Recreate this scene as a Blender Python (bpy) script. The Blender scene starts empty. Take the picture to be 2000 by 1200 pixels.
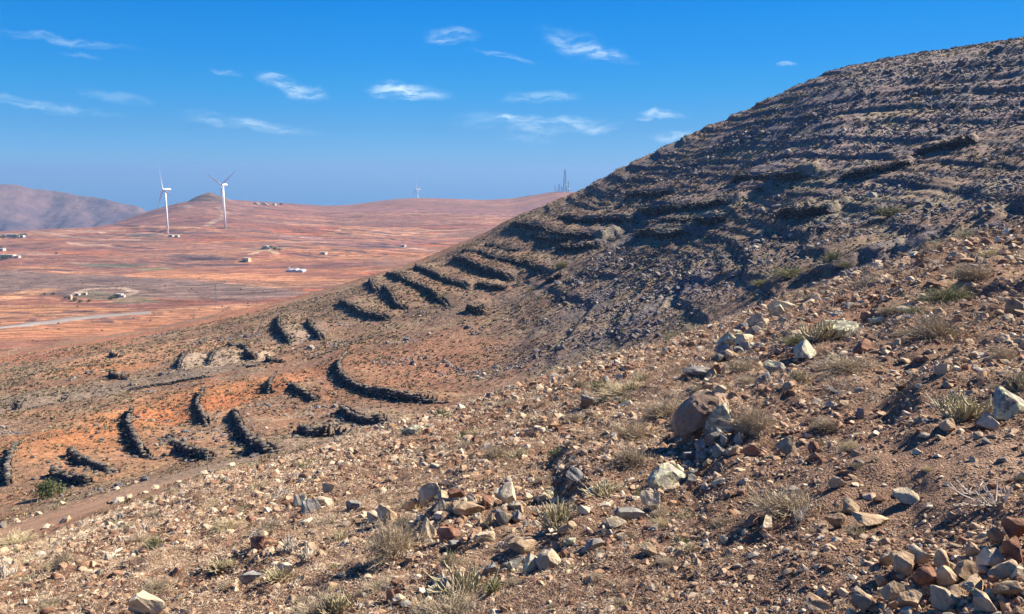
import bpy, math, time
import numpy as np
T0 = time.time()
R = math.radians
scene = bpy.context.scene
C = scene.collection
rng = np.random.default_rng(7)

# ------------------------------------------------------------------ camera, sky, sun, exposure
F = 1732.0                                    # focal length in pixels of the 2000 px wide photograph
PITCH = math.atan(270 / F)                    # horizon 270 px above the centre
cam_d = bpy.data.cameras.new('camera'); cam = bpy.data.objects.new('camera', cam_d); C.objects.link(cam)
cam.location = (0, 0, 0); cam.rotation_euler = (R(90) - PITCH, 0, 0)
cam_d.sensor_width = 36; cam_d.lens = 36 * F / 2000; cam_d.clip_start = 0.1; cam_d.clip_end = 90000
scene.camera = cam
SUN_AZ, SUN_EL = R(70), R(38)                 # to the right of the view axis, in front of the camera
sd = bpy.data.lights.new('sun', 'SUN'); sun = bpy.data.objects.new('sun', sd); C.objects.link(sun)
sd.energy = 5.0; sd.angle = R(0.5); sd.color = (1.0, 0.885, 0.73)
sun.rotation_euler = (R(90) - SUN_EL, 0, -SUN_AZ + math.pi)   # fixed below with a quaternion
from mathutils import Vector
sdir = Vector((math.sin(SUN_AZ) * math.cos(SUN_EL), math.cos(SUN_AZ) * math.cos(SUN_EL), math.sin(SUN_EL)))
sun.rotation_euler = sdir.to_track_quat('Z', 'Y').to_euler()
scene.view_settings.view_transform = 'Standard'; scene.view_settings.look = 'None'
EXPO = 1.32; scene.view_settings.exposure = EXPO; scene.view_settings.gamma = 1.0
scene.render.engine = 'CYCLES'
scene.cycles.max_bounces = 5; scene.cycles.volume_bounces = 0; scene.cycles.transparent_max_bounces = 6

def pix_dir(px, py):
    u = (px - 1000) / F; v = (600 - py) / F
    return (u, math.cos(PITCH) + v * math.sin(PITCH), -math.sin(PITCH) + v * math.cos(PITCH))
def pix_pol(px, py):                          # pixel of the photograph -> azimuth, tangent of elevation
    x, y, z = pix_dir(px, py); return math.atan2(x, y), z / math.hypot(x, y)

world = bpy.data.worlds.new('World'); scene.world = world; world.use_nodes = True
nt = world.node_tree; nt.nodes.clear()
def N(nt, typ, **kw):
    n = nt.nodes.new(typ)
    for k, v in kw.items():
        if k == 'inp':
            for a, b in v.items(): n.inputs[a].default_value = b
        else: setattr(n, k, v)
    return n
def build_world():
    L = nt.links.new
    out = N(nt, 'ShaderNodeOutputWorld'); bg = N(nt, 'ShaderNodeBackground'); bg.inputs[1].default_value = 0.06
    L(bg.outputs[0], out.inputs[0])
    sky = N(nt, 'ShaderNodeTexSky', sky_type='NISHITA', sun_disc=False, sun_elevation=SUN_EL, sun_rotation=SUN_AZ,
            altitude=300, air_density=1.0, dust_density=0.3, ozone_density=3.0)
    co = N(nt, 'ShaderNodeTexCoord'); sep = N(nt, 'ShaderNodeSeparateXYZ'); L(co.outputs['Generated'], sep.inputs[0])
    def M(op, a, b=None, c=None, clamp=False):
        n = N(nt, 'ShaderNodeMath', operation=op, use_clamp=clamp)
        for i, q in enumerate((a, b, c)):
            if q is None: continue
            if hasattr(q, 'links') or hasattr(q, 'is_linked'): L(q, n.inputs[i])
            else: n.inputs[i].default_value = q
        return n.outputs[0]
    # clear deep blue air: the sky model's colour is corrected with height above the horizon
    TG = [(10, (30, 146, 238), (.127, .202, .292)), (50, (38, 151, 240), (.136, .212, .301)), (110, (50, 158, 243), (.160, .239, .310)), (165, (66, 168, 241), (.192, .268, .314)),
          (210, (84, 173, 241), (.225, .292, .305)), (250, (103, 178, 238), (.26, .31, .285)), (290, (121, 187, 240), (.296, .314, .250)), (325, (132, 188, 232), (.296, .283, .209))]
    ramp = N(nt, 'ShaderNodeValToRGB'); e = ramp.color_ramp; e.interpolation = 'LINEAR'
    k = 0.06 / .05 * 2 ** EXPO; pts = []
    for y, c, n in TG:
        d = pix_dir(700, y); z = d[2] / math.sqrt(d[0] ** 2 + d[1] ** 2 + d[2] ** 2)
        lin = [((q / 255 + .055) / 1.055) ** 2.4 for q in c]; pts.append((max(z, 0) * 4, [min(l / a / k / 2.5, 1) for l, a in zip(lin, n)]))
    pts = pts[::-1]; e.elements[0].position = pts[0][0]; e.elements[0].color = (*pts[0][1], 1); e.elements[1].position = pts[-1][0]; e.elements[1].color = (*pts[-1][1], 1)
    for p_, c_ in pts[1:-1]: q = e.elements.new(p_); q.color = (*c_, 1)
    L(M('MULTIPLY', sep.outputs[2], 4.0, clamp=True), ramp.inputs[0])
    side = N(nt, 'ShaderNodeMapRange', inp={'From Min': -.15, 'From Max': .5, 'To Min': 2.5, 'To Max': 1.85}); L(sep.outputs[0], side.inputs['Value'])
    tm = N(nt, 'ShaderNodeVectorMath', operation='SCALE'); L(ramp.outputs[0], tm.inputs[0]); L(side.outputs[0], tm.inputs['Scale'])
    tint = N(nt, 'ShaderNodeMix', data_type='RGBA', blend_type='MULTIPLY'); tint.inputs[0].default_value = 1.0; L(sky.outputs[0], tint.inputs['A']); L(tm.outputs[0], tint.inputs['B'])
    yy = M('MAXIMUM', sep.outputs[1], 0.05)
    u = M('DIVIDE', sep.outputs[0], yy); v = M('DIVIDE', sep.outputs[2], yy)
    cv = N(nt, 'ShaderNodeCombineXYZ'); L(u, cv.inputs[0]); L(v, cv.inputs[1])
    # wisps: warp the direction a little, streaky noise inside each cloud's own soft outline
    wn = N(nt, 'ShaderNodeTexNoise', inp={'Scale': 22.0, 'Detail': 4.0, 'Roughness': 0.6}); L(cv.outputs[0], wn.inputs['Vector'])
    wsub = N(nt, 'ShaderNodeVectorMath', operation='SUBTRACT'); L(wn.outputs['Color'], wsub.inputs[0]); wsub.inputs[1].default_value = (.5, .5, .5)
    wmul = N(nt, 'ShaderNodeVectorMath', operation='MULTIPLY'); L(wsub.outputs[0], wmul.inputs[0]); wmul.inputs[1].default_value = (.040, .020, 0)
    wadd = N(nt, 'ShaderNodeVectorMath', operation='ADD'); L(cv.outputs[0], wadd.inputs[0]); L(wmul.outputs[0], wadd.inputs[1])
    mp = N(nt, 'ShaderNodeMapping'); mp.inputs['Rotation'].default_value = (0, 0, R(14)); mp.inputs['Scale'].default_value = (26, 120, 1); L(wadd.outputs[0], mp.inputs[0])
    sn = N(nt, 'ShaderNodeTexNoise', inp={'Scale': 1.0, 'Detail': 7.0, 'Roughness': 0.62}); L(mp.outputs[0], sn.inputs['Vector'])
    streak = N(nt, 'ShaderNodeMapRange', interpolation_type='SMOOTHSTEP', inp={'From Min': .38, 'From Max': .62, 'To Min': .12, 'To Max': 1.2}); L(sn.outputs[0], streak.inputs['Value'])
    clouds = [  # px, py, half width, half height, tilt (down to the right is positive), strength
        (570, 170, 58, 11, 17, .62), (612, 182, 22, 12, 0, .42), (535, 150, 26, 8, 5, .45), (795, 180, 66, 13, 4, .98), (765, 172, 32, 14, 0, .62),
        (880, 68, 44, 11, -2, .48), (1150, 97, 80, 11, 16, .52), (1120, 84, 60, 18, 18, .22), (985, 108, 55, 5, 12, .26), (1010, 232, 42, 7, 0, .80),
        (1085, 246, 90, 12, -3, .46), (1172, 252, 40, 8, -9, .46), (1060, 188, 70, 8, -2, .30), (1080, 192, 26, 6, 0, .26),
        (1285, 225, 42, 6, 2, .58), (1260, 235, 20, 4, 0, .4), (1315, 268, 36, 7, 0, .50), (1540, 123, 18, 3, 0, .42),
        (120, 78, 130, 6, 7, .26), (150, 106, 30, 4, 8, .16), (90, 205, 120, 8, 8, .28), (230, 192, 60, 8, 9, .16),
        (490, 246, 110, 9, 6, .40), (430, 236, 70, 9, 12, .22), (440, 144, 24, 5, 14, .30), (960, 238, 70, 16, 0, .16), (1040, 262, 60, 12, 0, .18)]
    tot = None
    for px, py, w, h, tilt, st in clouds:
        x, y, z = pix_dir(px, py)
        m = N(nt, 'ShaderNodeMapping', vector_type='TEXTURE')
        m.inputs['Location'].default_value = (x / y, z / y, 0)
        m.inputs['Rotation'].default_value = (0, 0, R(-tilt)); m.inputs['Scale'].default_value = (w / F * 1.12, h / F * 1.35, 1)
        L(wadd.outputs[0], m.inputs[0])
        ln = N(nt, 'ShaderNodeVectorMath', operation='LENGTH'); L(m.outputs[0], ln.inputs[0])
        r_ = N(nt, 'ShaderNodeMapRange', interpolation_type='SMOOTHSTEP', inp={'From Min': .25, 'From Max': 1.25, 'To Min': st * .9, 'To Max': 0.0}); L(ln.outputs['Value'], r_.inputs['Value'])
        tot = r_.outputs[0] if tot is None else M('MAXIMUM', tot, r_.outputs[0])
    fac = M('MULTIPLY', tot, streak.outputs[0], clamp=True)
    front = N(nt, 'ShaderNodeMapRange', inp={'From Min': .05, 'From Max': .2}); L(sep.outputs[1], front.inputs['Value'])
    fac = M('MULTIPLY', fac, front.outputs[0])
    mix = N(nt, 'ShaderNodeMix', data_type='RGBA'); L(fac, mix.inputs[0]); L(tint.outputs['Result'], mix.inputs['A'])
    mix.inputs['B'].default_value = (4.9, 6.5, 7.9, 1)
    L(mix.outputs['Result'], bg.inputs[0])
build_world()

# ------------------------------------------------------------------ helpers
def tag(o, label=None, cat=None, group=None, kind=None):
    if label: o['label'] = label
    if cat: o['category'] = cat
    if group: o['group'] = group
    if kind: o['kind'] = kind
    return o
def _hash(ix, iy, seed):
    h = (ix.astype(np.int64) * 374761393 + iy.astype(np.int64) * 668265263 + seed * 1442695041) & 0xffffffff
    h = ((h ^ (h >> 13)) * 1274126177) & 0xffffffff
    h = h ^ (h >> 16)
    return (h & 0xffffff) / float(0xffffff)
def vn(x, y, seed=0):
    x = np.asarray(x, float); y = np.asarray(y, float)
    ix = np.floor(x); iy = np.floor(y); fx = x - ix; fy = y - iy
    fx = fx * fx * (3 - 2 * fx); fy = fy * fy * (3 - 2 * fy)
    a = _hash(ix, iy, seed); b = _hash(ix + 1, iy, seed); c = _hash(ix, iy + 1, seed); d = _hash(ix + 1, iy + 1, seed)
    return (a + (b - a) * fx) * (1 - fy) + (c + (d - c) * fx) * fy
def fbm(x, y, oct=4, seed=0, gain=.5):
    t = 0; amp = 1; s = 0
    for i in range(oct):
        t = t + amp * (vn(x * 2 ** i + i * 17.3, y * 2 ** i - i * 9.1, seed + i) - .5); s += amp; amp *= gain
    return t / s * 2                           # about -1..1
def ss(a, b, x):
    t = np.clip((x - a) / (b - a), 0, 1); return t * t * (3 - 2 * t)
def mesh_fast(name, V, polys_idx, per, cols=None, smooth=False):
    """V (n,3); polys_idx flat vertex indices; per = vertices per polygon"""
    me = bpy.data.meshes.new(name)
    V = np.ascontiguousarray(V, np.float32); idx = np.ascontiguousarray(polys_idx, np.int32).ravel()
    me.vertices.add(len(V)); me.vertices.foreach_set('co', V.ravel())
    me.loops.add(len(idx)); me.loops.foreach_set('vertex_index', idx)
    npol = len(idx) // per
    me.polygons.add(npol); me.polygons.foreach_set('loop_start', np.arange(npol, dtype=np.int32) * per)
    me.update(calc_edges=True)
    me.polygons.foreach_set('use_smooth', np.full(npol, smooth, dtype=bool))
    if cols is not None:
        a = me.attributes.new('Col', 'FLOAT_COLOR', 'POINT')
        c4 = np.ones((len(V), 4), np.float32); c4[:, :3] = cols
        a.data.foreach_set('color', c4.ravel())
    return me
def link(me, name, mat, parent=None, loc=None):
    o = bpy.data.objects.new(name, me); C.objects.link(o)
    if mat and not me.materials: me.materials.append(mat)
    if parent: o.parent = parent
    if loc is not None: o.location = loc
    return o
class MB:                                      # polygon collector
    def __init__(s): s.v = []; s.f = []
    def add(s, vs, fs):
        b = len(s.v); s.v += [tuple(q) for q in vs]; s.f += [tuple(i + b for i in f) for f in fs]
    def box(s, c, d, rz=0):
        cx, cy, cz = c; dx, dy, dz = d[0] / 2, d[1] / 2, d[2] / 2; cs, sn = math.cos(rz), math.sin(rz); vs = []
        for z in (-dz, dz):
            for x, y in ((-dx, -dy), (dx, -dy), (dx, dy), (-dx, dy)): vs.append((cx + x * cs - y * sn, cy + x * sn + y * cs, cz + z))
        s.add(vs, [(0, 3, 2, 1), (4, 5, 6, 7), (0, 1, 5, 4), (1, 2, 6, 5), (2, 3, 7, 6), (3, 0, 4, 7)])
    def tube(s, pts, rad, n=6, cap=True):
        pts = [Vector(p) for p in pts]; rings = []
        b = len(s.v)
        for i, p in enumerate(pts):
            d = (pts[min(i + 1, len(pts) - 1)] - pts[max(i - 1, 0)]).normalized()
            a = d.cross(Vector((0, 0, 1)));
            if a.length < 1e-3: a = d.cross(Vector((1, 0, 0)))
            a.normalize(); c = d.cross(a); r = rad[i] if hasattr(rad, '__len__') else rad
            for k in range(n):
                t = 2 * math.pi * k / n; q = p + (a * math.cos(t) + c * math.sin(t)) * r; s.v.append(tuple(q))
        for i in range(len(pts) - 1):
            for k in range(n):
                s.f.append((b + i * n + k, b + i * n + (k + 1) % n, b + (i + 1) * n + (k + 1) % n, b + (i + 1) * n + k))
        if cap:
            s.f.append(tuple(b + k for k in range(n))[::-1]); s.f.append(tuple(b + (len(pts) - 1) * n + k for k in range(n)))
    def build(s, name, mat, parent=None, smooth=False, loc=None):
        me = bpy.data.meshes.new(name); me.from_pydata(s.v, [], s.f); me.update()
        if smooth: me.polygons.foreach_set('use_smooth', [True] * len(me.polygons))
        return link(me, name, mat, parent, loc)
def empty(name, loc, rz=0):
    o = bpy.data.objects.new(name, None); C.objects.link(o); o.location = loc; o.rotation_euler = (0, 0, rz); o.empty_display_size = .2
    return o

# ------------------------------------------------------------------ materials
def new_mat(name):
    m = bpy.data.materials.new(name); m.use_nodes = True; t = m.node_tree
    return m, t, t.nodes['Principled BSDF'], t.links.new
def ground_mat(name, scales, var, bump_d, bump_s, fine=None, rough=.95, streak=False):
    """vertex albedo x two scales of procedural noise, bump from the same noises"""
    m, t, p, L = new_mat(name)
    p.inputs['Roughness'].default_value = rough; p.inputs['Specular IOR Level'].default_value = .15
    at = N(t, 'ShaderNodeAttribute', attribute_name='Col'); tc = N(t, 'ShaderNodeTexCoord')
    last = at.outputs['Color']; hsum = None
    for i, sc in enumerate(scales):
        n = N(t, 'ShaderNodeTexNoise', inp={'Scale': sc, 'Detail': 6.0, 'Roughness': .65}); L(tc.outputs['Object'], n.inputs['Vector'])
        r = N(t, 'ShaderNodeMapRange', inp={'From Min': .32, 'From Max': .68, 'To Min': 1 - var[i], 'To Max': 1 + var[i]}); L(n.outputs[0], r.inputs['Value'])
        mx = N(t, 'ShaderNodeVectorMath', operation='SCALE'); L(last, mx.inputs[0]); L(r.outputs[0], mx.inputs['Scale']); last = mx.outputs[0]
        if i == len(scales) - 1: hn = n
    if fine:                                   # pebbles: voronoi cells of different tone
        vo = N(t, 'ShaderNodeTexVoronoi', inp={'Scale': fine, 'Randomness': 1.0}); wv = N(t, 'ShaderNodeTexNoise', inp={'Scale': fine * .35, 'Detail': 3.0}); L(tc.outputs['Object'], wv.inputs['Vector'])
        wa = N(t, 'ShaderNodeVectorMath', operation='MULTIPLY_ADD'); L(wv.outputs['Color'], wa.inputs[0]); wa.inputs[1].default_value = (.2, .2, .2); L(tc.outputs['Object'], wa.inputs[2]); L(wa.outputs[0], vo.inputs['Vector'])
        cr = N(t, 'ShaderNodeValToRGB'); e = cr.color_ramp
        e.elements[0].position = .0; e.elements[0].color = (.62, .52, .48, 1); e.elements[1].position = 1; e.elements[1].color = (1.7, 1.65, 1.5, 1)
        k = e.elements.new(.55); k.color = (.9, .9, .9, 1)
        sp = N(t, 'ShaderNodeSeparateColor'); L(vo.outputs['Color'], sp.inputs[0]); L(sp.outputs[0], cr.inputs[0])
        mm = N(t, 'ShaderNodeMix', data_type='RGBA', blend_type='MULTIPLY'); mm.inputs[0].default_value = .45
        L(last, mm.inputs['A']); L(cr.outputs[0], mm.inputs['B']); last = mm.outputs['Result']
    if streak:                                 # plough lines, banks and low walls running across the plain
        for sc, lo, hi, a_, b_, sd_ in (((.010, .065, .0), .34, .60, .66, 1.12, 0), ((.03, .20, 0), .42, .56, .58, 1.12, 40), ((.10, .5, 0), .42, .56, .66, 1.15, 90)):
            mp = N(t, 'ShaderNodeMapping'); mp.inputs['Scale'].default_value = sc; mp.inputs['Location'].default_value = (sd_, 0, 0); mp.inputs['Rotation'].default_value = (0, 0, R(4)); L(tc.outputs['Object'], mp.inputs[0])
            n = N(t, 'ShaderNodeTexNoise', inp={'Scale': 1.0, 'Detail': 5.0, 'Roughness': .6, 'Distortion': .6}); L(mp.outputs[0], n.inputs['Vector'])
            r = N(t, 'ShaderNodeMapRange', inp={'From Min': lo, 'From Max': hi, 'To Min': a_, 'To Max': b_}); L(n.outputs[0], r.inputs['Value'])
            mx = N(t, 'ShaderNodeVectorMath', operation='SCALE'); L(last, mx.inputs[0]); L(r.outputs[0], mx.inputs['Scale']); last = mx.outputs[0]
    L(last, p.inputs['Base Color'])
    b = N(t, 'ShaderNodeBump', inp={'Distance': bump_d, 'Strength': bump_s}); 
    if fine:
        ad = N(t, 'ShaderNodeMath', operation='SUBTRACT'); L(hn.outputs[0], ad.inputs[0])
        sm = N(t, 'ShaderNodeMath', operation='MULTIPLY', inp={1: .45}); L(vo.outputs['Distance'], sm.inputs[0]); L(sm.outputs[0], ad.inputs[1]); L(ad.outputs[0], b.inputs['Height'])
    else: L(hn.outputs[0], b.inputs['Height'])
    L(b.outputs[0], p.inputs['Normal'])
    return m
def rock_mat(name, cols, scale=6.0, lichen=None, attr=False, bump=.03, pits=False):
    m, t, p, L = new_mat(name); p.inputs['Roughness'].default_value = .92; p.inputs['Specular IOR Level'].default_value = .2
    tc = N(t, 'ShaderNodeTexCoord'); geo = N(t, 'ShaderNodeNewGeometry')
    vec = geo.outputs['Position']
    n = N(t, 'ShaderNodeTexNoise', inp={'Scale': scale, 'Detail': 8.0, 'Roughness': .7}); L(vec, n.inputs['Vector'])
    cr = N(t, 'ShaderNodeValToRGB'); e = cr.color_ramp; e.elements[0].position = .33; e.elements[1].position = .68
    e.elements[0].color = (*cols[0], 1); e.elements[1].color = (*cols[-1], 1)
    if len(cols) > 2: k = e.elements.new(.5); k.color = (*cols[1], 1)
    L(n.outputs[0], cr.inputs[0]); last = cr.outputs[0]
    if attr:
        at = N(t, 'ShaderNodeAttribute', attribute_name='Col'); mm = N(t, 'ShaderNodeMix', data_type='RGBA', blend_type='MULTIPLY'); mm.inputs[0].default_value = 1
        L(last, mm.inputs['A']); L(at.outputs['Color'], mm.inputs['B']); last = mm.outputs['Result']
    else:
        oi = N(t, 'ShaderNodeObjectInfo'); r = N(t, 'ShaderNodeMapRange', inp={'To Min': .78, 'To Max': 1.2}); L(oi.outputs['Random'], r.inputs['Value'])
        mx = N(t, 'ShaderNodeVectorMath', operation='SCALE'); L(last, mx.inputs[0]); L(r.outputs[0], mx.inputs['Scale']); last = mx.outputs[0]
    if lichen:
        n2 = N(t, 'ShaderNodeTexNoise', inp={'Scale': scale * 1.6, 'Detail': 5.0, 'Roughness': .7}); L(vec, n2.inputs['Vector'])
        r2 = N(t, 'ShaderNodeMapRange', inp={'From Min': .5, 'From Max': .58}); L(n2.outputs[0], r2.inputs['Value'])
        ml = N(t, 'ShaderNodeMix', data_type='RGBA'); L(r2.outputs[0], ml.inputs[0]); L(last, ml.inputs['A']); ml.inputs['B'].default_value = (*lichen, 1); last = ml.outputs['Result']
    b = N(t, 'ShaderNodeBump', inp={'Distance': bump, 'Strength': .9}); L(n.outputs[0], b.inputs['Height'])
    if pits:
        vo = N(t, 'ShaderNodeTexVoronoi', inp={'Scale': 9.0}); L(vec, vo.inputs['Vector'])
        r3 = N(t, 'ShaderNodeMapRange', interpolation_type='SMOOTHSTEP', inp={'From Min': .05, 'From Max': .3}); L(vo.outputs['Distance'], r3.inputs['Value'])
        b2 = N(t, 'ShaderNodeBump', inp={'Distance': .05, 'Strength': 1.0}); L(r3.outputs[0], b2.inputs['Height']); L(b.outputs[0], b2.inputs['Normal']); b = b2
    L(last, p.inputs['Base Color']); L(b.outputs[0], p.inputs['Normal'])
    return m
def plain(name, col, rough=.8, var=.25, scale=3.0, metallic=0):
    m, t, p, L = new_mat(name); p.inputs['Roughness'].default_value = rough; p.inputs['Metallic'].default_value = metallic
    geo = N(t, 'ShaderNodeNewGeometry'); n = N(t, 'ShaderNodeTexNoise', inp={'Scale': scale, 'Detail': 4.0}); L(geo.outputs['Position'], n.inputs['Vector'])
    r = N(t, 'ShaderNodeMapRange', inp={'From Min': .3, 'From Max': .7, 'To Min': 1 - var, 'To Max': 1 + var}); L(n.outputs[0], r.inputs['Value'])
    mx = N(t, 'ShaderNodeVectorMath', operation='SCALE', inp={0: col}); L(r.outputs[0], mx.inputs['Scale']); L(mx.outputs[0], p.inputs['Base Color'])
    return m
M_GROUND = ground_mat('stony red soil', (.5, 9.0), (.22, .35), .035, 1.0, fine=38.0)
M_HILL = ground_mat('dry hillside soil and scrub', (.12, 1.6), (.2, .42), .5, 1.0)
M_VALLEY = ground_mat('ploughed red valley soil', (.012, .12, .5), (.12, .22, .28), 1.2, .8, streak=True)
M_MOUNT = ground_mat('bare mountain', (.004, .02), (.15, .2), 14.0, .8)
M_TAN = rock_mat('tan stone', ((.22, .145, .095), (.38, .28, .18), (.56, .44, .30)), 9)
M_RED = rock_mat('red brown stone', ((.13, .065, .045), (.23, .12, .08), (.36, .22, .15)), 9)
M_GREY = rock_mat('grey stone', ((.11, .105, .10), (.22, .21, .195), (.38, .36, .32)), 9)
M_PALE = rock_mat('pale stone', ((.32, .25, .17), (.52, .43, .30), (.68, .58, .43)), 10)
M_LICH = rock_mat('lichen covered stone', ((.18, .17, .15), (.33, .31, .26), (.48, .44, .35)), 8, lichen=(.60, .60, .36))
M_BROWN = rock_mat('pitted brown rock', ((.19, .125, .09), (.30, .21, .15), (.42, .31, .225)), 7, pits=True)
M_GRAVEL = rock_mat('mixed small stones', ((.55, .53, .5), (.85, .84, .82), (1.15, 1.13, 1.08)), 14, attr=True, bump=.012)
M_BASALT = rock_mat('dark basalt wall stone', ((.45, .45, .47), (.85, .85, .85), (1.3, 1.28, 1.22)), 2.5, attr=True, bump=.08)
M_TWIG = plain('dry grey twigs', (.38, .31, .215), .9, .3, 5)
M_TWIG2 = plain('straw coloured twigs', (.50, .42, .26), .9, .3, 5)
M_TWIG3 = plain('olive twigs', (.20, .20, .10), .9, .3, 5)
M_SUCC = plain('grey green succulent stem', (.40, .35, .21), .7, .3, 8)
M_DEAD = plain('bleached dead stem', (.55, .50, .42), .8, .2, 8)
M_LEAF = plain('olive green leaf', (.09, .11, .04), .8, .4, 2)
M_WHITE = plain('white turbine paint', (.80, .80, .80), .4, .04, .1)
M_STEEL = plain('galvanised steel', (.20, .19, .20), .6, .1, .5)
M_REDP = plain('red aviation paint', (.45, .16, .12), .6, .1, .5)
M_LIME = plain('whitewashed wall', (.50, .48, .45), .8, .08, .3)
M_OCHRE = plain('ochre wall', (.62, .46, .28), .85, .1, .3)
M_ROOF = plain('flat roof screed', (.42, .38, .34), .9, .12, .3)
M_DARK = plain('dark window opening', (.03, .035, .04), .3, .1, 1)
M_GREEN = plain('green farm paint', (.05, .22, .12), .6, .1, 1)
M_FILM = plain('greenhouse film', (.42, .45, .48), .4, .08, .2)
M_WOOD = plain('weathered wood', (.22, .17, .12), .9, .2, 6)
M_ASPH = plain('worn asphalt', (.22, .19, .175), .9, .12, .4)

# ------------------------------------------------------------------ terrain
# Each curve: (photo x, photo y, ground distance in metres).  Between the curves the profile is interpolated,
# so the crests, gully, hill, valley and ridge stand at their own distances.
def zspec(lst): return ('z', lst)
PA, PB, PC = .300, -.196, -1.62                # foreground plane z = PA x + PB y + PC
CURVES = [
 ('F', [(-600, 1255, 38), (0, 1082, 38), (90, 1060, 38), (190, 1016, 38), (300, 980, 38), (380, 950, 38), (450, 926, 38), (600, 890, 38), (750, 842, 38),
        (880, 806, 38), (1000, 766, 38), (1100, 730, 37), (1200, 700, 36), (1300, 680, 35), (1400, 645, 34), (1540, 593, 33), (1700, 530, 33), (1850, 480, 33), (2000, 446, 33), (2600, 270, 33)]),
 ('G', [(-600, 1190, 55), (0, 1036, 55), (300, 948, 55), (600, 872, 55), (1000, 781, 55), (1300, 716, 54), (1600, 603, 50), (2000, 475, 48), (2600, 290, 48)]),
 ('H', [(-600, 1100, 74), (0, 962, 74), (300, 903, 75), (600, 842, 76), (880, 786, 78), (1000, 752, 78), (1300, 677, 72), (1420, 640, 68), (1600, 564, 64), (2000, 450, 58), (2600, 250, 58)]),
 ('I', [(-600, 960, 100), (0, 862, 100), (300, 828, 100), (600, 762, 102), (1000, 660, 112), (1300, 572, 104), (1600, 462, 96), (2000, 365, 88), (2600, 180, 88)]),
 ('I2', [(-600, 840, 140), (0, 778, 140), (300, 735, 140), (600, 672, 142), (1000, 552, 150), (1300, 430, 145), (1600, 310, 135), (2000, 235, 130), (2600, 90, 130)]),
 ('S', [(-600, 752, 300), (0, 690, 262), (300, 642, 262), (500, 597, 260), (650, 562, 252), (760, 530, 245), (850, 500, 240), (950, 458, 233), (1000, 431, 228),
        (1050, 410, 224), (1130, 380, 218), (1200, 341, 213), (1300, 291, 207), (1350, 266, 204), (1440, 226, 200), (1500, 196, 198), (1590, 156, 196), (1650, 136, 196),
        (1750, 120, 198), (1820, 108, 200), (1900, 98, 202), (1950, 92, 203), (2000, 84, 204), (2600, 30, 215)]),
]
NIN = 1180
az = np.concatenate([np.linspace(-1.32, -.60, 90)[:-1], np.linspace(-.60, .60, NIN), np.linspace(.60, 1.32, 90)[1:]])
NA = len(az)
def curve(lst):
    q = np.array([(*pix_pol(a, b), c) for a, b, c in lst])
    # smooth interpolation over azimuth
    s = np.interp(az, q[:, 0], q[:, 1]); r = np.interp(az, q[:, 0], q[:, 2])
    return r, s * r
def smooth_az(a, n):
    k = np.hanning(n); k /= k.sum(); return np.convolve(np.pad(a, n // 2, mode='edge'), k, mode='valid')[:len(a)]
Rk = []; Zk = []
for rr in (.35, 1.2, 3, 7, 14):
    r_ = np.full(NA, float(rr)); Rk.append(r_); Zk.append(PA * rr * np.sin(az) + PB * rr * np.cos(az) + PC)
for nm, lst in CURVES:
    r_, z_ = curve(lst); r_ = smooth_az(r_, 61)
    n_ = 15 if nm in ('F', 'S') else 91
    s_ = smooth_az(z_ / r_, n_); Rk.append(r_); Zk.append(s_ * r_)
def add_z(r, pts):                              # direct heights; pts (photo x at the horizon, z)
    q = np.array([(math.atan((a - 1000) / F), b) for a, b in pts]); Rk.append(np.full(NA, float(r)) if not hasattr(r, '__len__') else r)
    Zk.append(smooth_az(np.interp(az, q[:, 0], q[:, 1]), 61))
add_z(400, [(-600, -80), (0, -72), (300, -74), (600, -72), (1000, -50), (1300, -25), (2000, 0)])
add_z(650, [(-600, -97), (0, -96), (600, -97), (1000, -92), (1400, -85), (2000, -70)])
add_z(950, [(-600, -108), (0, -107), (600, -106), (1000, -104), (2000, -95)])
add_z(1300, [(-600, -106), (0, -104), (400, -101), (700, -106), (1000, -108), (2000, -105)])
V45 = [
 ('V4', [(-600, 458, 1650), (0, 457, 1650), (180, 449, 1650), (250, 442, 1680), (300, 432, 1700), (405, 415, 1750), (640, 424, 1800), (810, 408, 1900), (1000, 408, 1900), (1120, 398, 1900), (2600, 410, 1900)]),
 ('V5', [(-600, 462, 2000), (0, 460, 2000), (180, 453, 2000), (210, 441, 2000), (240, 431, 2000), (300, 411, 2000), (350, 397, 2000), (385, 391, 2000), (440, 391, 2000), (540, 397, 2100), (640, 403, 2200),
         (680, 401, 2250), (720, 396, 2300), (770, 390, 2350), (810, 387, 2400), (880, 389, 2400), (950, 391, 2400), (1000, 388, 2400), (1050, 380, 2350), (1080, 375, 2300), (1122, 375, 2300), (1300, 388, 2300), (2600, 400, 2300)])]
for nm, lst in V45:
    r_, z_ = curve(lst); r_ = smooth_az(r_, 61); s_ = smooth_az(z_ / r_, 15); Rk.append(r_); Zk.append(s_ * r_)
add_z(3000, [(-600, -290), (2600, -290)])
Rk = np.array(Rk); Zk = np.array(Zk)
iF = 5; iG = 6; iS = 10; iJ = 11; iEnd = len(Rk) - 1
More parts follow.
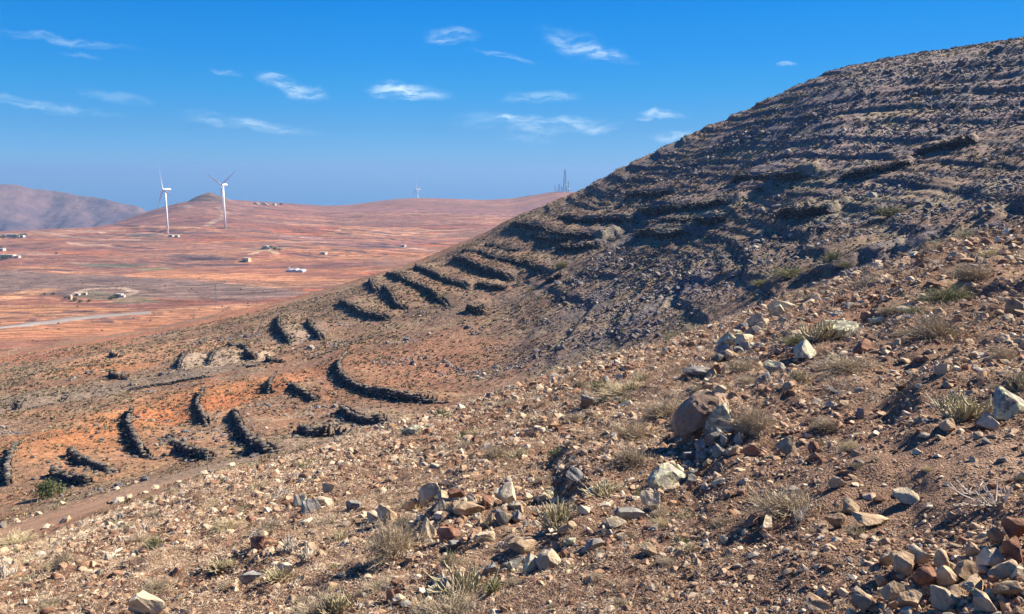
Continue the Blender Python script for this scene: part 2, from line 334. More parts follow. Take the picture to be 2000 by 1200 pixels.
# monotone cubic through the knots
hk = np.diff(Rk, axis=0); dk = np.diff(Zk, axis=0) / hk
mk = np.zeros_like(Zk); mk[0] = dk[0]; mk[-1] = dk[-1]
w1 = 2 * hk[1:] + hk[:-1]; w2 = hk[1:] + 2 * hk[:-1]
same = dk[1:] * dk[:-1] > 0
with np.errstate(divide='ignore', invalid='ignore'):
    hm = (w1 + w2) / (w1 / dk[:-1] + w2 / dk[1:])
mk[1:-1] = np.where(same, hm, 0)
nrows = [14, 24, 60, 90, 90, 170, 44, 50, 90, 100, 140, 24, 90, 120, 120, 90, 80, 16]
rows_r = []; rows_z = []; knot_row = [0]
for k in range(len(Rk) - 1):
    n = nrows[k]; t = np.linspace(0, 1, n + 1)[:-1]
    rr = Rk[k] * (Rk[k + 1] / Rk[k]) ** t[:, None]
    tt = (rr - Rk[k]) / hk[k]
    zz = ((1 + 2 * tt) * (1 - tt) ** 2) * Zk[k] + tt * (1 - tt) ** 2 * hk[k] * mk[k] + tt ** 2 * (3 - 2 * tt) * Zk[k + 1] + tt ** 2 * (tt - 1) * hk[k] * mk[k + 1]
    rows_r.append(rr); rows_z.append(zz); knot_row.append(knot_row[-1] + n)
rows_r.append(Rk[-1:]); rows_z.append(Zk[-1:])
GR = np.concatenate(rows_r); GZ = np.concatenate(rows_z)
SA, CA = np.sin(az), np.cos(az)
GX = GR * SA; GY = GR * CA
NR = GR.shape[0]
BASE = GZ.copy()
# relief
near = 1 - ss(30, 60, GR)
GZ = GZ + near * (fbm(GX / 3.1, GY / 3.1, 3, 1) * .16 * ss(2, 9, GR) * (1 - .6 * ss(28, 38, GR)) + fbm(GX / .55, GY / .55, 4, 5, .65) * .095 + np.abs(fbm(GX / 1.25, GY / 1.25, 4, 7, .6)) * .16 * ss(3, 8, GR) * (1 - .5 * ss(24, 38, GR)))
# small steps across the slope (old collapsed terraces), running along the contour
tstep = fbm(GX / 6, GY / 6, 2, 9) * 1.2 + (GX * .30 + GY * -.196) / .55
GZ += near * ss(4, 10, GR) * .24 * (ss(.0, .25, tstep % 1.0) - (tstep % 1.0))
mid = ss(45, 70, GR) * (1 - ss(300, 420, GR))
GZ += mid * (ss(62, 95, GR) * fbm(GX / 22, GY / 22, 4, 11) * .8 + fbm(GX / 3.2, GY / 3.2, 4, 14, .6) * (.10 + .22 * ss(60, 100, GR)))
up = mid * ss(-.06, .16, az + .0 * GR)         # the rocky right part: ledges along the contours
zz = BASE + fbm(GX / 45, GY / 45, 3, 21) * 2.4 + fbm(GX / 7, GY / 7, 3, 22) * .35
for per_, amp_, sd_ in ((2.5, .66, 0), (1.1, .26, 5)):
    q = (zz / per_ + sd_ * .37) % 1.0
    msk = .25 + .75 * ss(-.3, .15, fbm(GX / 30, GY / 20, 3, 31 + sd_))
    GZ += up * amp_ * msk * (ss(.0, .16, q) - q)
GZ += up * np.maximum(0, fbm(GX / 2.2, GY / 2.2, 4, 33, .65)) * .26 * (1 - .6 * ss(165, 195, GR))
rc_ = 69 + fbm(np.sin(az)[None, :] * 30 + 0 * GR, 0 * GR + 2.2, 3, 35) * 2.5      # rock step along the gully on the right
GZ += .6 * ss(.20, .34, az)[None, :] * (ss(rc_ - 1.2, rc_ + 1.4, GR) - ss(rc_ + 3, rc_ + 24, GR)) * np.clip(.9 + 1.1 * fbm(GX / 3, GY / 3, 4, 36, .65), 0, 2)
rc2 = 96 + fbm(np.sin(az)[None, :] * 22 + 0 * GR, 0 * GR + 7.2, 3, 37) * 9
GZ += .7 * ss(.05, .22, az)[None, :] * ss(-.2, .2, fbm(np.sin(az)[None, :] * 16 + 0 * GR, 0 * GR + 5, 2, 39)) * (ss(rc2 - 1.2, rc2 + 1.6, GR) - ss(rc2 + 3, rc2 + 22, GR))
far = ss(380, 600, GR)
GZ += far * (1 - ss(1700, 2000, GR) * .7) * (fbm(GX / 160, GY / 90, 4, 41) * 3.0 + fbm(GX / 40, GY / 12, 3, 44) * .8)
# the far farmland is cut into level strips by earth banks
bq = (GY + fbm(GX / 220, GY / 120, 3, 47) * 60) / 26.0
GZ += far * (1 - ss(1900, 2000, GR)) * 2.0 * ((bq % 1.0) - ss(.0, .3, bq % 1.0)) * ss(-.1, .3, fbm(GX / 300, GY / 60, 2, 49))
# cinder cone on the ridge
a0, _ = pix_pol(408, 380); cx, cy = 2000 * math.sin(a0), 2000 * math.cos(a0)
dd = np.hypot(GX - cx, (GY - cy)); GZ += np.maximum(0, 17 * (1 - (dd / 46) ** 1.05)) * (dd < 46)

def zrow(colpos, r):
    c = np.clip(np.asarray(colpos), 0, NA - 1.001); i = c.astype(int)
    return i, c - i
def ground_z(x, y, Z=None):
    Z = GZ if Z is None else Z
    x = np.atleast_1d(np.asarray(x, float)); y = np.atleast_1d(np.asarray(y, float))
    a = np.arctan2(x, y); r = np.hypot(x, y)
    c = np.interp(a, az, np.arange(NA)); i = np.clip(c.astype(int), 0, NA - 2); f = c - i
    out = np.zeros(len(x))
    order = np.argsort(i)
    for col in np.unique(i):
        m = np.where(i == col)[0]
        za = np.interp(r[m], GR[:, col], Z[:, col]); zb = np.interp(r[m], GR[:, col + 1], Z[:, col + 1])
        out[m] = za * (1 - f[m]) + zb * f[m]
    return out
def locate(px, py, rmin=1.0, rmax=1e9, Z=None):
    """where the ray through this point of the photograph meets the ground"""
    Z = GZ if Z is None else Z
    a, s = pix_pol(px, py); col = int(round(float(np.interp(a, az, np.arange(NA)))))
    S = Z[:, col] / GR[:, col]; ok = (S >= s) & (GR[:, col] >= rmin) & (GR[:, col] <= rmax); k = np.argmax(ok)
    if not ok[k]:                              # just misses: nearest approach
        m = (GR[:, col] >= rmin) & (GR[:, col] <= rmax); idx = np.where(m)[0]; k = idx[np.argmax(S[idx])]
        r = GR[k, col]
    else:
        k0 = max(k - 1, 0); r0, r1 = GR[k0, col], GR[k, col]; s0, s1 = S[k0], S[k]
        r = r1 if abs(s1 - s0) < 1e-9 else r0 + (r1 - r0) * min(1, max(0, (s - s0) / (s1 - s0)))
    return Vector((r * math.sin(a), r * math.cos(a), float(np.interp(r, GR[:, col], Z[:, col]))))

# ------------------------------------------------------------------ dry stone walls: lines first (they also hold up the terraces)
# (base line in the photograph, height m, label)
WALLS = [
 ([(24, 948), (20, 915), (32, 885), (46, 866)], 1.3, 'dark stone wall at the left edge running up past the lone green tree'),
 ([(104, 928), (140, 940), (186, 945)], 1.2, 'short dark stone wall just above and right of the lone green tree'),
 ([(140, 886), (175, 912), (215, 926), (246, 931)], 1.3, 'long dark terrace wall sloping down to the right above the lone tree'),
 ([(264, 800), (254, 830), (268, 862), (286, 894), (314, 897)], 1.5, 'tall hooked dark wall curving down the orange slope'),
 ([(328, 858), (362, 882), (400, 893), (426, 896)], 1.3, 'straight thick dark wall right of the tall hooked wall'),
 ([(404, 764), (388, 790), (396, 812), (412, 832)], 1.3, 'narrow dark wall at the edge of the bright orange soil patch'),
 ([(458, 806), (474, 836), (492, 868), (520, 884), (556, 880)], 1.6, 'big L shaped dark wall ending in a broad rubble foot'),
 ([(590, 845), (615, 858), (640, 856), (656, 848)], 1.6, 'round dark rubble wall shaped like a horseshoe'),
 ([(668, 800), (700, 820), (730, 828), (762, 826)], 1.4, 'dark wedge shaped wall right of the horseshoe wall'),
 ([(546, 738), (532, 752), (530, 770)], 1.7, 'small dark triangular wall above the orange soil patch'),
 ([(568, 752), (590, 770), (630, 782)], 1.2, 'low crumbling dark wall between the triangular and the long curved wall'),
 ([(684, 694), (664, 720), (672, 742), (700, 760), (745, 775), (800, 783), (850, 787), (884, 784)], 1.6, 'longest dark curved wall sweeping round the red brown knoll'),
 ([(548, 618), (546, 640), (558, 660), (572, 674)], 2.0, 'tall dark curved wall, left one of the pair on the grey brown spur'),
 ([(602, 630), (614, 648), (626, 662), (638, 664)], 1.8, 'tall dark curved wall, right one of the pair on the grey brown spur'),
 ([(664, 592), (700, 608), (735, 620), (768, 626)], 1.6, 'dark tapering wall falling to the right below the spur terraces'),
 ([(366, 690), (352, 722)], 1.6, 'short dark wall at the left side of the first pale field strip'),
 ([(428, 685), (410, 714)], 1.6, 'short dark wall between the two pale field strips'),
 ([(446, 674), (474, 680), (492, 682)], 1.2, 'small dark wall at the head of the right pale field strip'),
 ([(482, 688), (490, 700), (506, 702)], 1.6, 'dark hooked wall end right of the pale field strips'),
 ([(524, 704), (540, 712), (558, 708)], 1.4, 'squat dark wall mound on the low bank below the spur'),
 ([(476, 722), (500, 722), (512, 716)], 1.0, 'low dark wall foot on the bank under the pale field strips'),
 ([(218, 732), (232, 742), (242, 734)], 1.5, 'small dark wall on the orange brown bank far left'),
 ([(56, 738), (66, 742), (78, 733)], 1.5, 'smallest dark wall, alone on the slope at the far left'),
 ([(218, 694), (228, 698), (240, 690)], 1.4, 'small dark wall at the corner of the flat orange field'),
 ([(40, 800), (52, 782)], 1.2, 'tiny dark cross wall on the grey terrace at the left edge'),
 ([(128, 782), (140, 772)], 1.0, 'tiny dark cross wall in the middle of the grey terrace'),
 ([(0, 815), (52, 803), (106, 795), (112, 790)], .6, 'thin low wall along the lower edge of the grey terrace'),
 ([(250, 762), (310, 752), (370, 742), (420, 735)], .45, 'thin low wall line separating grey terrace from orange slope'),
 ([(604, 703), (650, 690), (700, 672), (744, 656)], .6, 'thin long low wall climbing right above the long curved wall'),
 ([(724, 548), (730, 565), (742, 572)], 1.6, 'small hooked wall leftmost of the upper terraces'),
 ([(750, 562), (768, 582), (780, 604), (804, 610)], 1.8, 'S shaped dark wall with a broad foot on the upper terraces'),
 ([(756, 536), (800, 556), (840, 572), (860, 588), (886, 604)], 1.8, 'long dark wall stepping down right beside the S shaped wall'),
 ([(810, 524), (850, 540), (890, 556), (924, 566)], 1.8, 'broad dark wall third up the terrace flight'),
 ([(884, 508), (930, 524), (970, 540), (1000, 552), (1020, 556)], 2.2, 'thick curved dark wall in the middle of the terrace flight'),
 ([(900, 492), (960, 506), (1010, 518), (1050, 530), (1088, 532)], 2.0, 'long dark wall ending at a round shrub on the terrace flight'),
 ([(948, 482), (985, 492), (1024, 494)], 1.7, 'short dark wall above the long wall that ends at the shrub'),
 ([(1006, 440), (1060, 452), (1100, 466), (1160, 470), (1208, 466)], 2.2, 'wide dark wall high on the shoulder under the skyline'),
 ([(1040, 462), (1090, 472), (1130, 466)], 1.6, 'dark wall tucked under the wide shoulder wall'),
 ([(1090, 426), (1150, 432), (1210, 434), (1254, 432)], 1.8, 'dark band wall just below the shoulder of the skyline'),
 ([(1242, 418), (1300, 418), (1370, 412), (1452, 404)], 2.6, 'highest and longest straight dark wall right of the shoulder'),
 ([(1244, 462), (1300, 466), (1352, 456)], 2.0, 'dark retaining wall two below the highest straight wall'),
 ([(1262, 442), (1330, 440), (1400, 436), (1440, 424)], 2.0, 'dark retaining wall directly below the highest straight wall'),
 ([(1092, 486), (1130, 490), (1176, 482)], 1.6, 'dark broken wall midway below the shoulder walls'),
 ([(914, 604), (930, 610), (948, 604)], 1.5, 'isolated dark wall stump with a pointed top'),
 ([(934, 556), (960, 564), (994, 566)], 1.2, 'low dark wall fragments right under the thick curved wall'),
 ([(1066, 552), (1084, 548), (1100, 538)], 1.3, 'pointed dark wall end at the bottom of the terrace flight'),
 ([(1300, 400), (1390, 398), (1475, 388)], 1.6, 'long thin dark ledge wall above and right of the highest straight wall'),
 ([(1430, 356), (1510, 352), (1594, 340)], 2.0, 'stony dark ledge high on the hill above the olive shrubs'),
 ([(1422, 378), (1460, 377), (1500, 370)], 1.6, 'short dark ledge just under the stony high ledge'),
 ([(1520, 430), (1570, 428), (1636, 414)], 2.2, 'broken dark ledge halfway between the high ledge and the gully shrubs'),
 ([(1790, 300), (1850, 292), (1912, 276)], 1.8, 'dark ledge near the right edge, high on the hill face'),
 ([(1225, 384), (1270, 384), (1320, 376)], 1.6, 'short dark wall just below the skyline above the highest straight wall'),
 ([(1640, 350), (1720, 338), (1790, 322)], 1.6, 'faint dark ledge left below the ledge near the right edge'),
 ([(1000, 385 + 55), (1030, 441)], 1.4, 'short dark wall nearest the skyline on the shoulder'),
]
wall_lines = []
for pts, h, lab in WALLS:
    h *= .5 if pts[0][1] > 640 else .56
    P = [locate(x, y, rmin=44, rmax=300) for x, y in pts]
    P2 = []
    for a, b in zip(P[:-1], P[1:]):
        n = max(2, int((b - a).length / 1.2))
        if (b - a).length > 60: continue
        for i in range(n): P2.append(a.lerp(b, i / n))
    P2.append(P[-1])
    Q = np.array([(p.x, p.y) for p in P2])
    if len(Q) > 6:                              # round the corners
        for _ in range(2): Q[1:-1] = (Q[:-2] + 2 * Q[1:-1] + Q[2:]) / 4
    mid_ = Q.mean(0); e = 4.0
    # uphill side from the broad slope; fall back to the side away from the camera
    gx = (ground_z([mid_[0] + e], [mid_[1]], BASE)[0] - ground_z([mid_[0] - e], [mid_[1]], BASE)[0]) / (2 * e)
    gy = (ground_z([mid_[0]], [mid_[1] + e], BASE)[0] - ground_z([mid_[0]], [mid_[1] - e], BASE)[0]) / (2 * e)
    t = Q[-1] - Q[0]; t /= np.linalg.norm(t); nrm = np.array([-t[1], t[0]])
    away = np.array([.75, .66])                 # the filled side: up the hill, to the right and away
    g = np.array([gx, gy]) * 2 + away * .5
    if nrm @ g < 0: nrm = -nrm
    side = 1 if (t[0] * nrm[1] - t[1] * nrm[0]) > 0 else -1
    wall_lines.append((Q, h, lab, side))
BASEG = GZ.copy()
hill_rows = slice(knot_row[iG], knot_row[iJ] + 1)
hx, hy = GX[hill_rows], GY[hill_rows]; fill = np.zeros_like(hx)
for Q, h, lab, side in wall_lines:
    w = 2.6 + h * 3.0
    x0, y0 = Q.min(0) - w; x1, y1 = Q.max(0) + w
    m = (hx > x0) & (hx < x1) & (hy > y0) & (hy < y1)
    if not m.any(): continue
    px_, py_ = hx[m], hy[m]; best = np.full(px_.shape, 1e9); sgn = np.zeros(px_.shape); tt_ = np.zeros(px_.shape)
    nseg = len(Q) - 1
    for i in range(nseg):
        a, b = Q[i], Q[i + 1]; d = b - a; L2 = d @ d
        if L2 < 1e-9: continue
        t = np.clip(((px_ - a[0]) * d[0] + (py_ - a[1]) * d[1]) / L2, 0, 1)
        ex = px_ - a[0] - t * d[0]; ey = py_ - a[1] - t * d[1]; D = np.hypot(ex, ey)
        s_ = np.sign(d[0] * ey - d[1] * ex) * side
        k = D < best; best[k] = D[k]; sgn[k] = s_[k]; tt_[k] = (i + t[k]) / nseg
    prof = np.where((sgn > 0) & (best < w), (1 - ss(.10, 1, best / w)), 0) * ss(0, .10, tt_) * ss(0, .10, 1 - tt_)
    fill[m] = np.maximum(fill[m], prof * h * .85)
GZ[hill_rows] += fill

# ------------------------------------------------------------------ albedo of the ground (soil and crop colours, plus a haze tint on the upper hill, fixed to the land)
COL = np.zeros((NR, NA, 3))
def mixc(a, b, t): return a + (np.array(b) - a) * t[..., None]
nA = fbm(GX / 1.6, GY / 1.6, 4, 61); nB = fbm(GX / 7, GY / 7, 3, 62)
COL[:] = (.25, .16, .11)
COL = mixc(COL, (.38, .27, .18), ss(-.1, .45, nA)); COL = mixc(COL, (.27, .13, .08), ss(.0, .5, nB) * .6)
mh = ss(36, 46, GR)                            # hillside
n1 = fbm(GX / 30, GY / 30, 4, 63); n2 = fbm(GX / 4, GY / 4, 4, 64); n3 = fbm(GX / 12, GY / 12, 3, 66)
HC = np.zeros_like(COL); HC[:] = (.27, .175, .12)
HC = mixc(HC, (.33, .165, .10), ss(-.1, .45, n1) * (.75 - .5 * ss(-.08, .15, az)[None, :])); HC = mixc(HC, (.24, .19, .165), ss(-.12, .12, az)[None, :] * ss(60, 90, GR) * .55); HC = mixc(HC, (.37, .18, .10), (1 - ss(-.38, -.12, az))[None, :] * ss(-.3, .3, n3) * .6)
HC = mixc(HC, (.36, .28, .18), ss(.0, .5, n2) * .6)
HC = mixc(HC, (.17, .125, .10), ss(.1, .5, n3) * .5)
hill_u = ss(.10, .34, az[None, :] + 0 * GR) * ss(100, 150, GR) # purplish rock higher up to the right, haze tint put into its colour
HC = mixc(HC, (.30, .235, .23), hill_u * .85)
HC = mixc(HC, (.18, .17, .185), up * ss(.05, .30, fbm(GX / 9, GY / 9, 4, 67)) * .8)
HC = mixc(HC, (.36, .31, .19), up * ss(.10, .40, fbm(GX / 5 + 9, GY / 5, 4, 68)) * .5)
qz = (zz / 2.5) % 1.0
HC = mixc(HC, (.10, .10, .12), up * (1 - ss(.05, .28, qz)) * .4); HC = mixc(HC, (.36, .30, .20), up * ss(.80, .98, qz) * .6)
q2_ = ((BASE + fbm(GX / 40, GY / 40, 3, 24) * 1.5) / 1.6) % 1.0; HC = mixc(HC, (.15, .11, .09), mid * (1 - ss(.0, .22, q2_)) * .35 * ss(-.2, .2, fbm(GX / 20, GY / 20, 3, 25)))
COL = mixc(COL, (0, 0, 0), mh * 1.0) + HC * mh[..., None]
# far farmland: strips of red, orange, purple brown and grey earth
mf = ss(270, 340, GR)
sx = GX / 170 + fbm(GX / 300, GY / 300, 3, 70) * .8; sy = GY / 24 + fbm(GX / 260, GY / 200, 4, 71) * 5.0
cid = _hash(np.floor(sx * (1 + 0 * sy)), np.floor(sy), 5); cid2 = _hash(np.floor(sx * .5 + 3.3), np.floor(sy * .33 + .2), 8)
VC = np.zeros_like(COL); VC[:] = (.50, .235, .135)
for lo, hi, c in ((.0, .16, (.30, .15, .12)), (.16, .30, (.42, .20, .13)), (.46, .60, (.60, .32, .18)), (.60, .68, (.36, .22, .16)), (.68, .80, (.55, .21, .11)), (.92, 1.01, (.62, .38, .24))):
    VC = mixc(VC, c, ((cid >= lo) & (cid < hi)) * 1.0)
for lo, hi, c in ((.0, .22, (.32, .17, .14)), (.7, .82, (.62, .34, .19))):
    VC = mixc(VC, c, ((cid2 >= lo) & (cid2 < hi)) * .6)
edge = np.abs((sy % 1) - .5) > .44
VC = mixc(VC, (.20, .12, .10), edge * .8 * ss(-.2, .3, fbm(GX / 60, GY / 20, 2, 73)))
VC = VC * np.array((.88, .78, .72)); VC = mixc(VC, (.26, .14, .13), ss(1450, 1900, GR) * .45); VC = mixc(VC, (.46, .23, .15), ss(.1, .5, fbm(GX / 200, GY / 60, 4, 74)) * .4)
VC = mixc(VC, (.17, .14, .11), ss(.42, .6, fbm(GX / 18, GY / 9, 4, 75)) * .5)
COL = mixc(COL, (0, 0, 0), mf) + VC * mf[..., None]
def paint(pts, w, col, amt=1.0, rmin=44, rmax=3000, soft=.35, wob=.0):
    """colour a strip of ground along a line; w in metres (half width)"""
    P = [locate(x, y, rmin=rmin, rmax=rmax) for x, y in pts]; global COL
    A = np.array([(p.x, p.y) for p in P]); W = w if hasattr(w, '__len__') else [w] * len(P); wm = max(W) * 1.6
    m = (GX > A[:, 0].min() - wm) & (GX < A[:, 0].max() + wm) & (GY > A[:, 1].min() - wm) & (GY < A[:, 1].max() + wm)
    x = GX[m]; y = GY[m]; best = np.full(x.shape, 1e9)
    for i in range(len(A) - 1):
        a, b = A[i], A[i + 1]; d = b - a; t = np.clip(((x - a[0]) * d[0] + (y - a[1]) * d[1]) / max(d @ d, 1e-9), 0, 1)
        D = np.hypot(x - a[0] - t * d[0], y - a[1] - t * d[1]) / (W[i] + (W[i + 1] - W[i]) * t); best = np.minimum(best, D)
    if wob: best = best + fbm(x / (wm * .5), y / (wm * .5), 4, 77) * wob
    k = (1 - ss(1 - soft, 1 + soft, best)) * amt
    COL[m] = COL[m] + (np.array(col) - COL[m]) * k[:, None]
# hillside patches
paint([(120, 870), (280, 810), (420, 770), (600, 730)], [7, 9, 9, 5], (.50, .215, .095), .85, soft=.6, wob=.5)
paint([(290, 805), (400, 790), (540, 745)], [3, 4.5, 2.5], (.50, .185, .085), .8, soft=.8, wob=.5)
paint([(0, 905), (120, 890), (260, 900)], 7, (.42, .22, .12), .6, soft=.6, wob=.5)
paint([(700, 700), (780, 730), (860, 700)], 9, (.32, .16, .10), .7, soft=.6, wob=.5)
paint([(0, 790), (120, 778), (300, 745), (460, 715)], [7, 7, 6, 4], (.25, .20, .155), .8, soft=.3, wob=.3)
paint([(230, 690), (330, 690)], 11, (.50, .27, .16), .85, soft=.2, wob=.2)
paint([(370, 715), (385, 692)], 3.0, (.44, .33, .24), .9, soft=.2)
paint([(432, 708), (448, 688)], 3.0, (.44, .33, .24), .9, soft=.2)
paint([(500, 690), (520, 700)], 2.0, (.44, .33, .24), .9, soft=.2)
paint([(575, 640), (590, 660)], 4.0, (.40, .30, .22), .8, soft=.3)
paint([(0, 700), (150, 680), (300, 650), (480, 610)], [14, 14, 12, 8], (.40, .17, .10), .75, soft=.6, wob=.6)
paint([(480, 604), (560, 585)], 7, (.42, .15, .08), .7, soft=.6, wob=.4)
paint([(150, 720), (240, 722)], 5, (.52, .23, .11), .7, soft=.6, wob=.5)
# the smooth earth path just beyond the foreground crest
PATH = [np.array(locate(x, y, rmin=39)[:2]) for x, y in ((-60, 1062), (98, 1016), (190, 982), (290, 950), (370, 926))]; print('path', [tuple(p.round(1)) for p in PATH], 'colF', [ (round(float(GR[knot_row[5],c]),1), round(float(GZ[knot_row[5],c]),1)) for c in (200,400,640)])
paint([(-60, 1062), (98, 1016), (190, 982), (290, 950), (370, 926)], [5.2, 5.4, 5.6, 4.6, 2.6], (.40, .25, .165), 1, rmin=39, soft=.12, wob=.12)
paint([(420, 912), (560, 870), (700, 825)], 5, (.33, .25, .18), .7, rmin=39, soft=.5, wob=.4)
# valley
paint([(-100, 548), (150, 555), (330, 565), (500, 577)], [75, 70, 60, 40], (.245, .165, .135), .92, rmin=500, soft=.14, wob=.12)
paint([(-100, 606), (60, 604), (200, 606)], [30, 28, 18], (.66, .32, .15), .8, rmin=300, soft=.3, wob=.3)
paint([(20, 580), (80, 568)], [16, 16], (.62, .33, .17), .8, rmin=300, soft=.3, wob=.2)
paint([(300, 535), (420, 538), (600, 545)], [25, 25, 20], (.66, .30, .15), .8, rmin=500, soft=.4, wob=.4)
paint([(170, 577), (250, 584), (280, 590)], 16, (.22, .19, .12), .75, rmin=400, soft=.4, wob=.5)
paint([(185, 517), (250, 520)], 16, (.17, .17, .12), .85, rmin=500, soft=.3, wob=.3)
paint([(290, 526), (318, 526)], 12, (.22, .24, .13), .8, rmin=500, soft=.3, wob=.3)
paint([(345, 500), (440, 506)], 14, (.19, .12, .12), .85, rmin=500, soft=.3, wob=.3)
paint([(260, 460), (300, 461)], 16, (.16, .14, .13), .85, rmin=800, soft=.3, wob=.3)
paint([(495, 487), (560, 482)], 10, (.20, .19, .16), .6, rmin=800, soft=.3, wob=.3)
paint([(570, 462), (760, 480), (830, 470)], 30, (.34, .17, .15), .6, rmin=800, soft=.4, wob=.5)
paint([(140, 578), (172, 564), (235, 562), (262, 570), (240, 580)], 4, (.58, .42, .30), .9, rmin=450, soft=.3)
paint([(300, 564), (420, 558), (520, 562)], 4, (.42, .29, .20), .7, rmin=450, soft=.3)
paint([(404, 441), (436, 425), (440, 415), (425, 405)], 6, (.42, .28, .20), .8, rmin=1100, soft=.3)
paint([(490, 497), (515, 488)], 4, (.64, .45, .28), .9, rmin=900, soft=.3)
paint([(540, 496), (522, 488)], 4, (.64, .45, .28), .9, rmin=900, soft=.3)
paint([(0, 504), (40, 496), (80, 494)], 6, (.36, .31, .27), .9, rmin=700, soft=.3)
paint([(360, 402), (372, 405)], 7, (.44, .32, .25), .8, rmin=1300, soft=.3)
paint([(700, 410), (1000, 420), (1100, 395)], 60, (.36, .18, .17), .5, rmin=1500, soft=.6, wob=.4)
paint([(388, 388), (425, 388)], 24, (.15, .11, .09), .8, rmin=1600, soft=.4)
rl = np.random.default_rng(19)               # low stone walls and banks between the far fields
for i in range(78):
    if i < 22: x_, y_ = rl.uniform(540, 820), rl.uniform(448, 512); l_ = rl.uniform(40, 120); sl = .10
    else: x_, y_ = rl.uniform(-20, 760), rl.uniform(432, 530); l_ = rl.uniform(25, 110); sl = rl.uniform(-.02, .13)
    if y_ > 560 - x_ * .10: continue
    paint([(x_, y_), (x_ + l_ * .5, y_ + l_ * .5 * sl + rl.uniform(-1, 1)), (x_ + l_, y_ + l_ * sl)], rl.uniform(3.2, 7.0), [(.12, .075, .08), (.17, .10, .09), (.56, .35, .25)][rl.choice(3, p=[.5, .3, .2])], .85, rmin=600, soft=.3)
for i in range(26):
    x_, y_ = rl.uniform(-20, 260), rl.uniform(612, 640); l_ = rl.uniform(20, 90)
    paint([(x_, y_ - x_ * .06), (x_ + l_, y_ - x_ * .06 + l_ * rl.uniform(-.06, .06))], rl.uniform(1.4, 3.0), (.17, .095, .08), .75, rmin=300, soft=.3)
COL = np.clip(COL * .84, .01, .9)

def grid_obj(name, r0, r1, mat, label, drop_cols=None):
    n = r1 - r0 + 1
    V = np.stack([GX[r0:r1 + 1], GY[r0:r1 + 1], GZ[r0:r1 + 1]], -1).reshape(-1, 3)
    i = np.arange(n - 1)[:, None] * NA + np.arange(NA - 1)[None, :]
    q = np.stack([i, i + 1, i + NA + 1, i + NA], -1).reshape(-1)
    q = q.reshape(-1, 4)[:, ::1]
    me = mesh_fast(name, V, q.ravel(), 4, COL[r0:r1 + 1].reshape(-1, 3), smooth=True)
    o = link(me, name, mat); tag(o, label, None, kind='structure'); return o
grid_obj('ground', 0, knot_row[iG], M_GROUND, 'stony reddish slope in the foreground falling away to the left')
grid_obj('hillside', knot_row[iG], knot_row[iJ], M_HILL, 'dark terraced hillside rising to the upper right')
grid_obj('valley', knot_row[iJ], NR - 1, M_VALLEY, 'red and orange farmed valley with a low ridge behind')

# road in the valley: a real strip laid on the ground
def ribbon(name, pts, w, mat, rmin, lift, label, n=60):
    P = [locate(x, y, rmin=rmin) for x, y in pts]; A = []
    for a, b in zip(P[:-1], P[1:]):
        for i in range(n): A.append(a.lerp(b, i / n))
    A.append(P[-1]); A = np.array([(p.x, p.y) for p in A])
    for _ in range(40): A[1:-1] = (A[:-2] + 2 * A[1:-1] + A[2:]) / 4
    t = np.gradient(A, axis=0); t /= np.linalg.norm(t, axis=1)[:, None]; nn = np.stack([-t[:, 1], t[:, 0]], 1)
    cols_ = []
    zc = ground_z(A[:, 0], A[:, 1]); ker = np.ones(15) / 15; zc = np.convolve(np.pad(zc, 7, mode='edge'), ker, 'valid') + lift
    V = []; 
    for k, (o, dz) in enumerate(((-w - 3, -3.0), (-w, 0), (w, 0), (w + 3, -3.0))): V.append(np.stack([A[:, 0] + nn[:, 0] * o, A[:, 1] + nn[:, 1] * o, zc + dz], 1))
    V = np.array(V); m = len(A); vs = V.reshape(-1, 3); fs = []
    for k in range(3):
        for i in range(m - 1): fs += [k * m + i, k * m + i + 1, (k + 1) * m + i + 1, (k + 1) * m + i]
    me = mesh_fast(name, vs, np.array(fs), 4, smooth=True); return tag(link(me, name, mat), label, kind='structure')
ribbon('road', [(-60, 652), (60, 634), (170, 622), (290, 612)], 3.4, M_ASPH, 262, 1.0, 'grey road crossing the valley floor at the left')

# sea and the hazy mountain on the left
def sea():
    n = 96; rr = [2300, 6000, 15000, 43000]; V = []; f = []
    for r in rr:
        for k in range(n): V.append((r * math.sin(2 * math.pi * k / n), r * math.cos(2 * math.pi * k / n), -300))
    for j in range(3):
        for k in range(n): f.append((j * n + k, j * n + (k + 1) % n, (j + 1) * n + (k + 1) % n, (j + 1) * n + k))
    f.append(tuple(range(n)))
    me = bpy.data.meshes.new('water'); me.from_pydata(V, [], [q[::-1] for q in f]); me.update()
    m, t, p, L = new_mat('sea water'); p.inputs['Base Color'].default_value = (.07, .17, .30, 1); p.inputs['Roughness'].default_value = .35
    nz = N(t, 'ShaderNodeTexNoise', inp={'Scale': .02, 'Detail': 5.0}); b = N(t, 'ShaderNodeBump', inp={'Distance': 4.0, 'Strength': .5}); tc = N(t, 'ShaderNodeTexCoord')
    L(tc.outputs['Object'], nz.inputs['Vector']); L(nz.outputs[0], b.inputs['Height']); L(b.outputs[0], p.inputs['Normal'])
    tag(link(me, 'water', m), 'blue sea beyond the ridge', kind='structure')
sea()
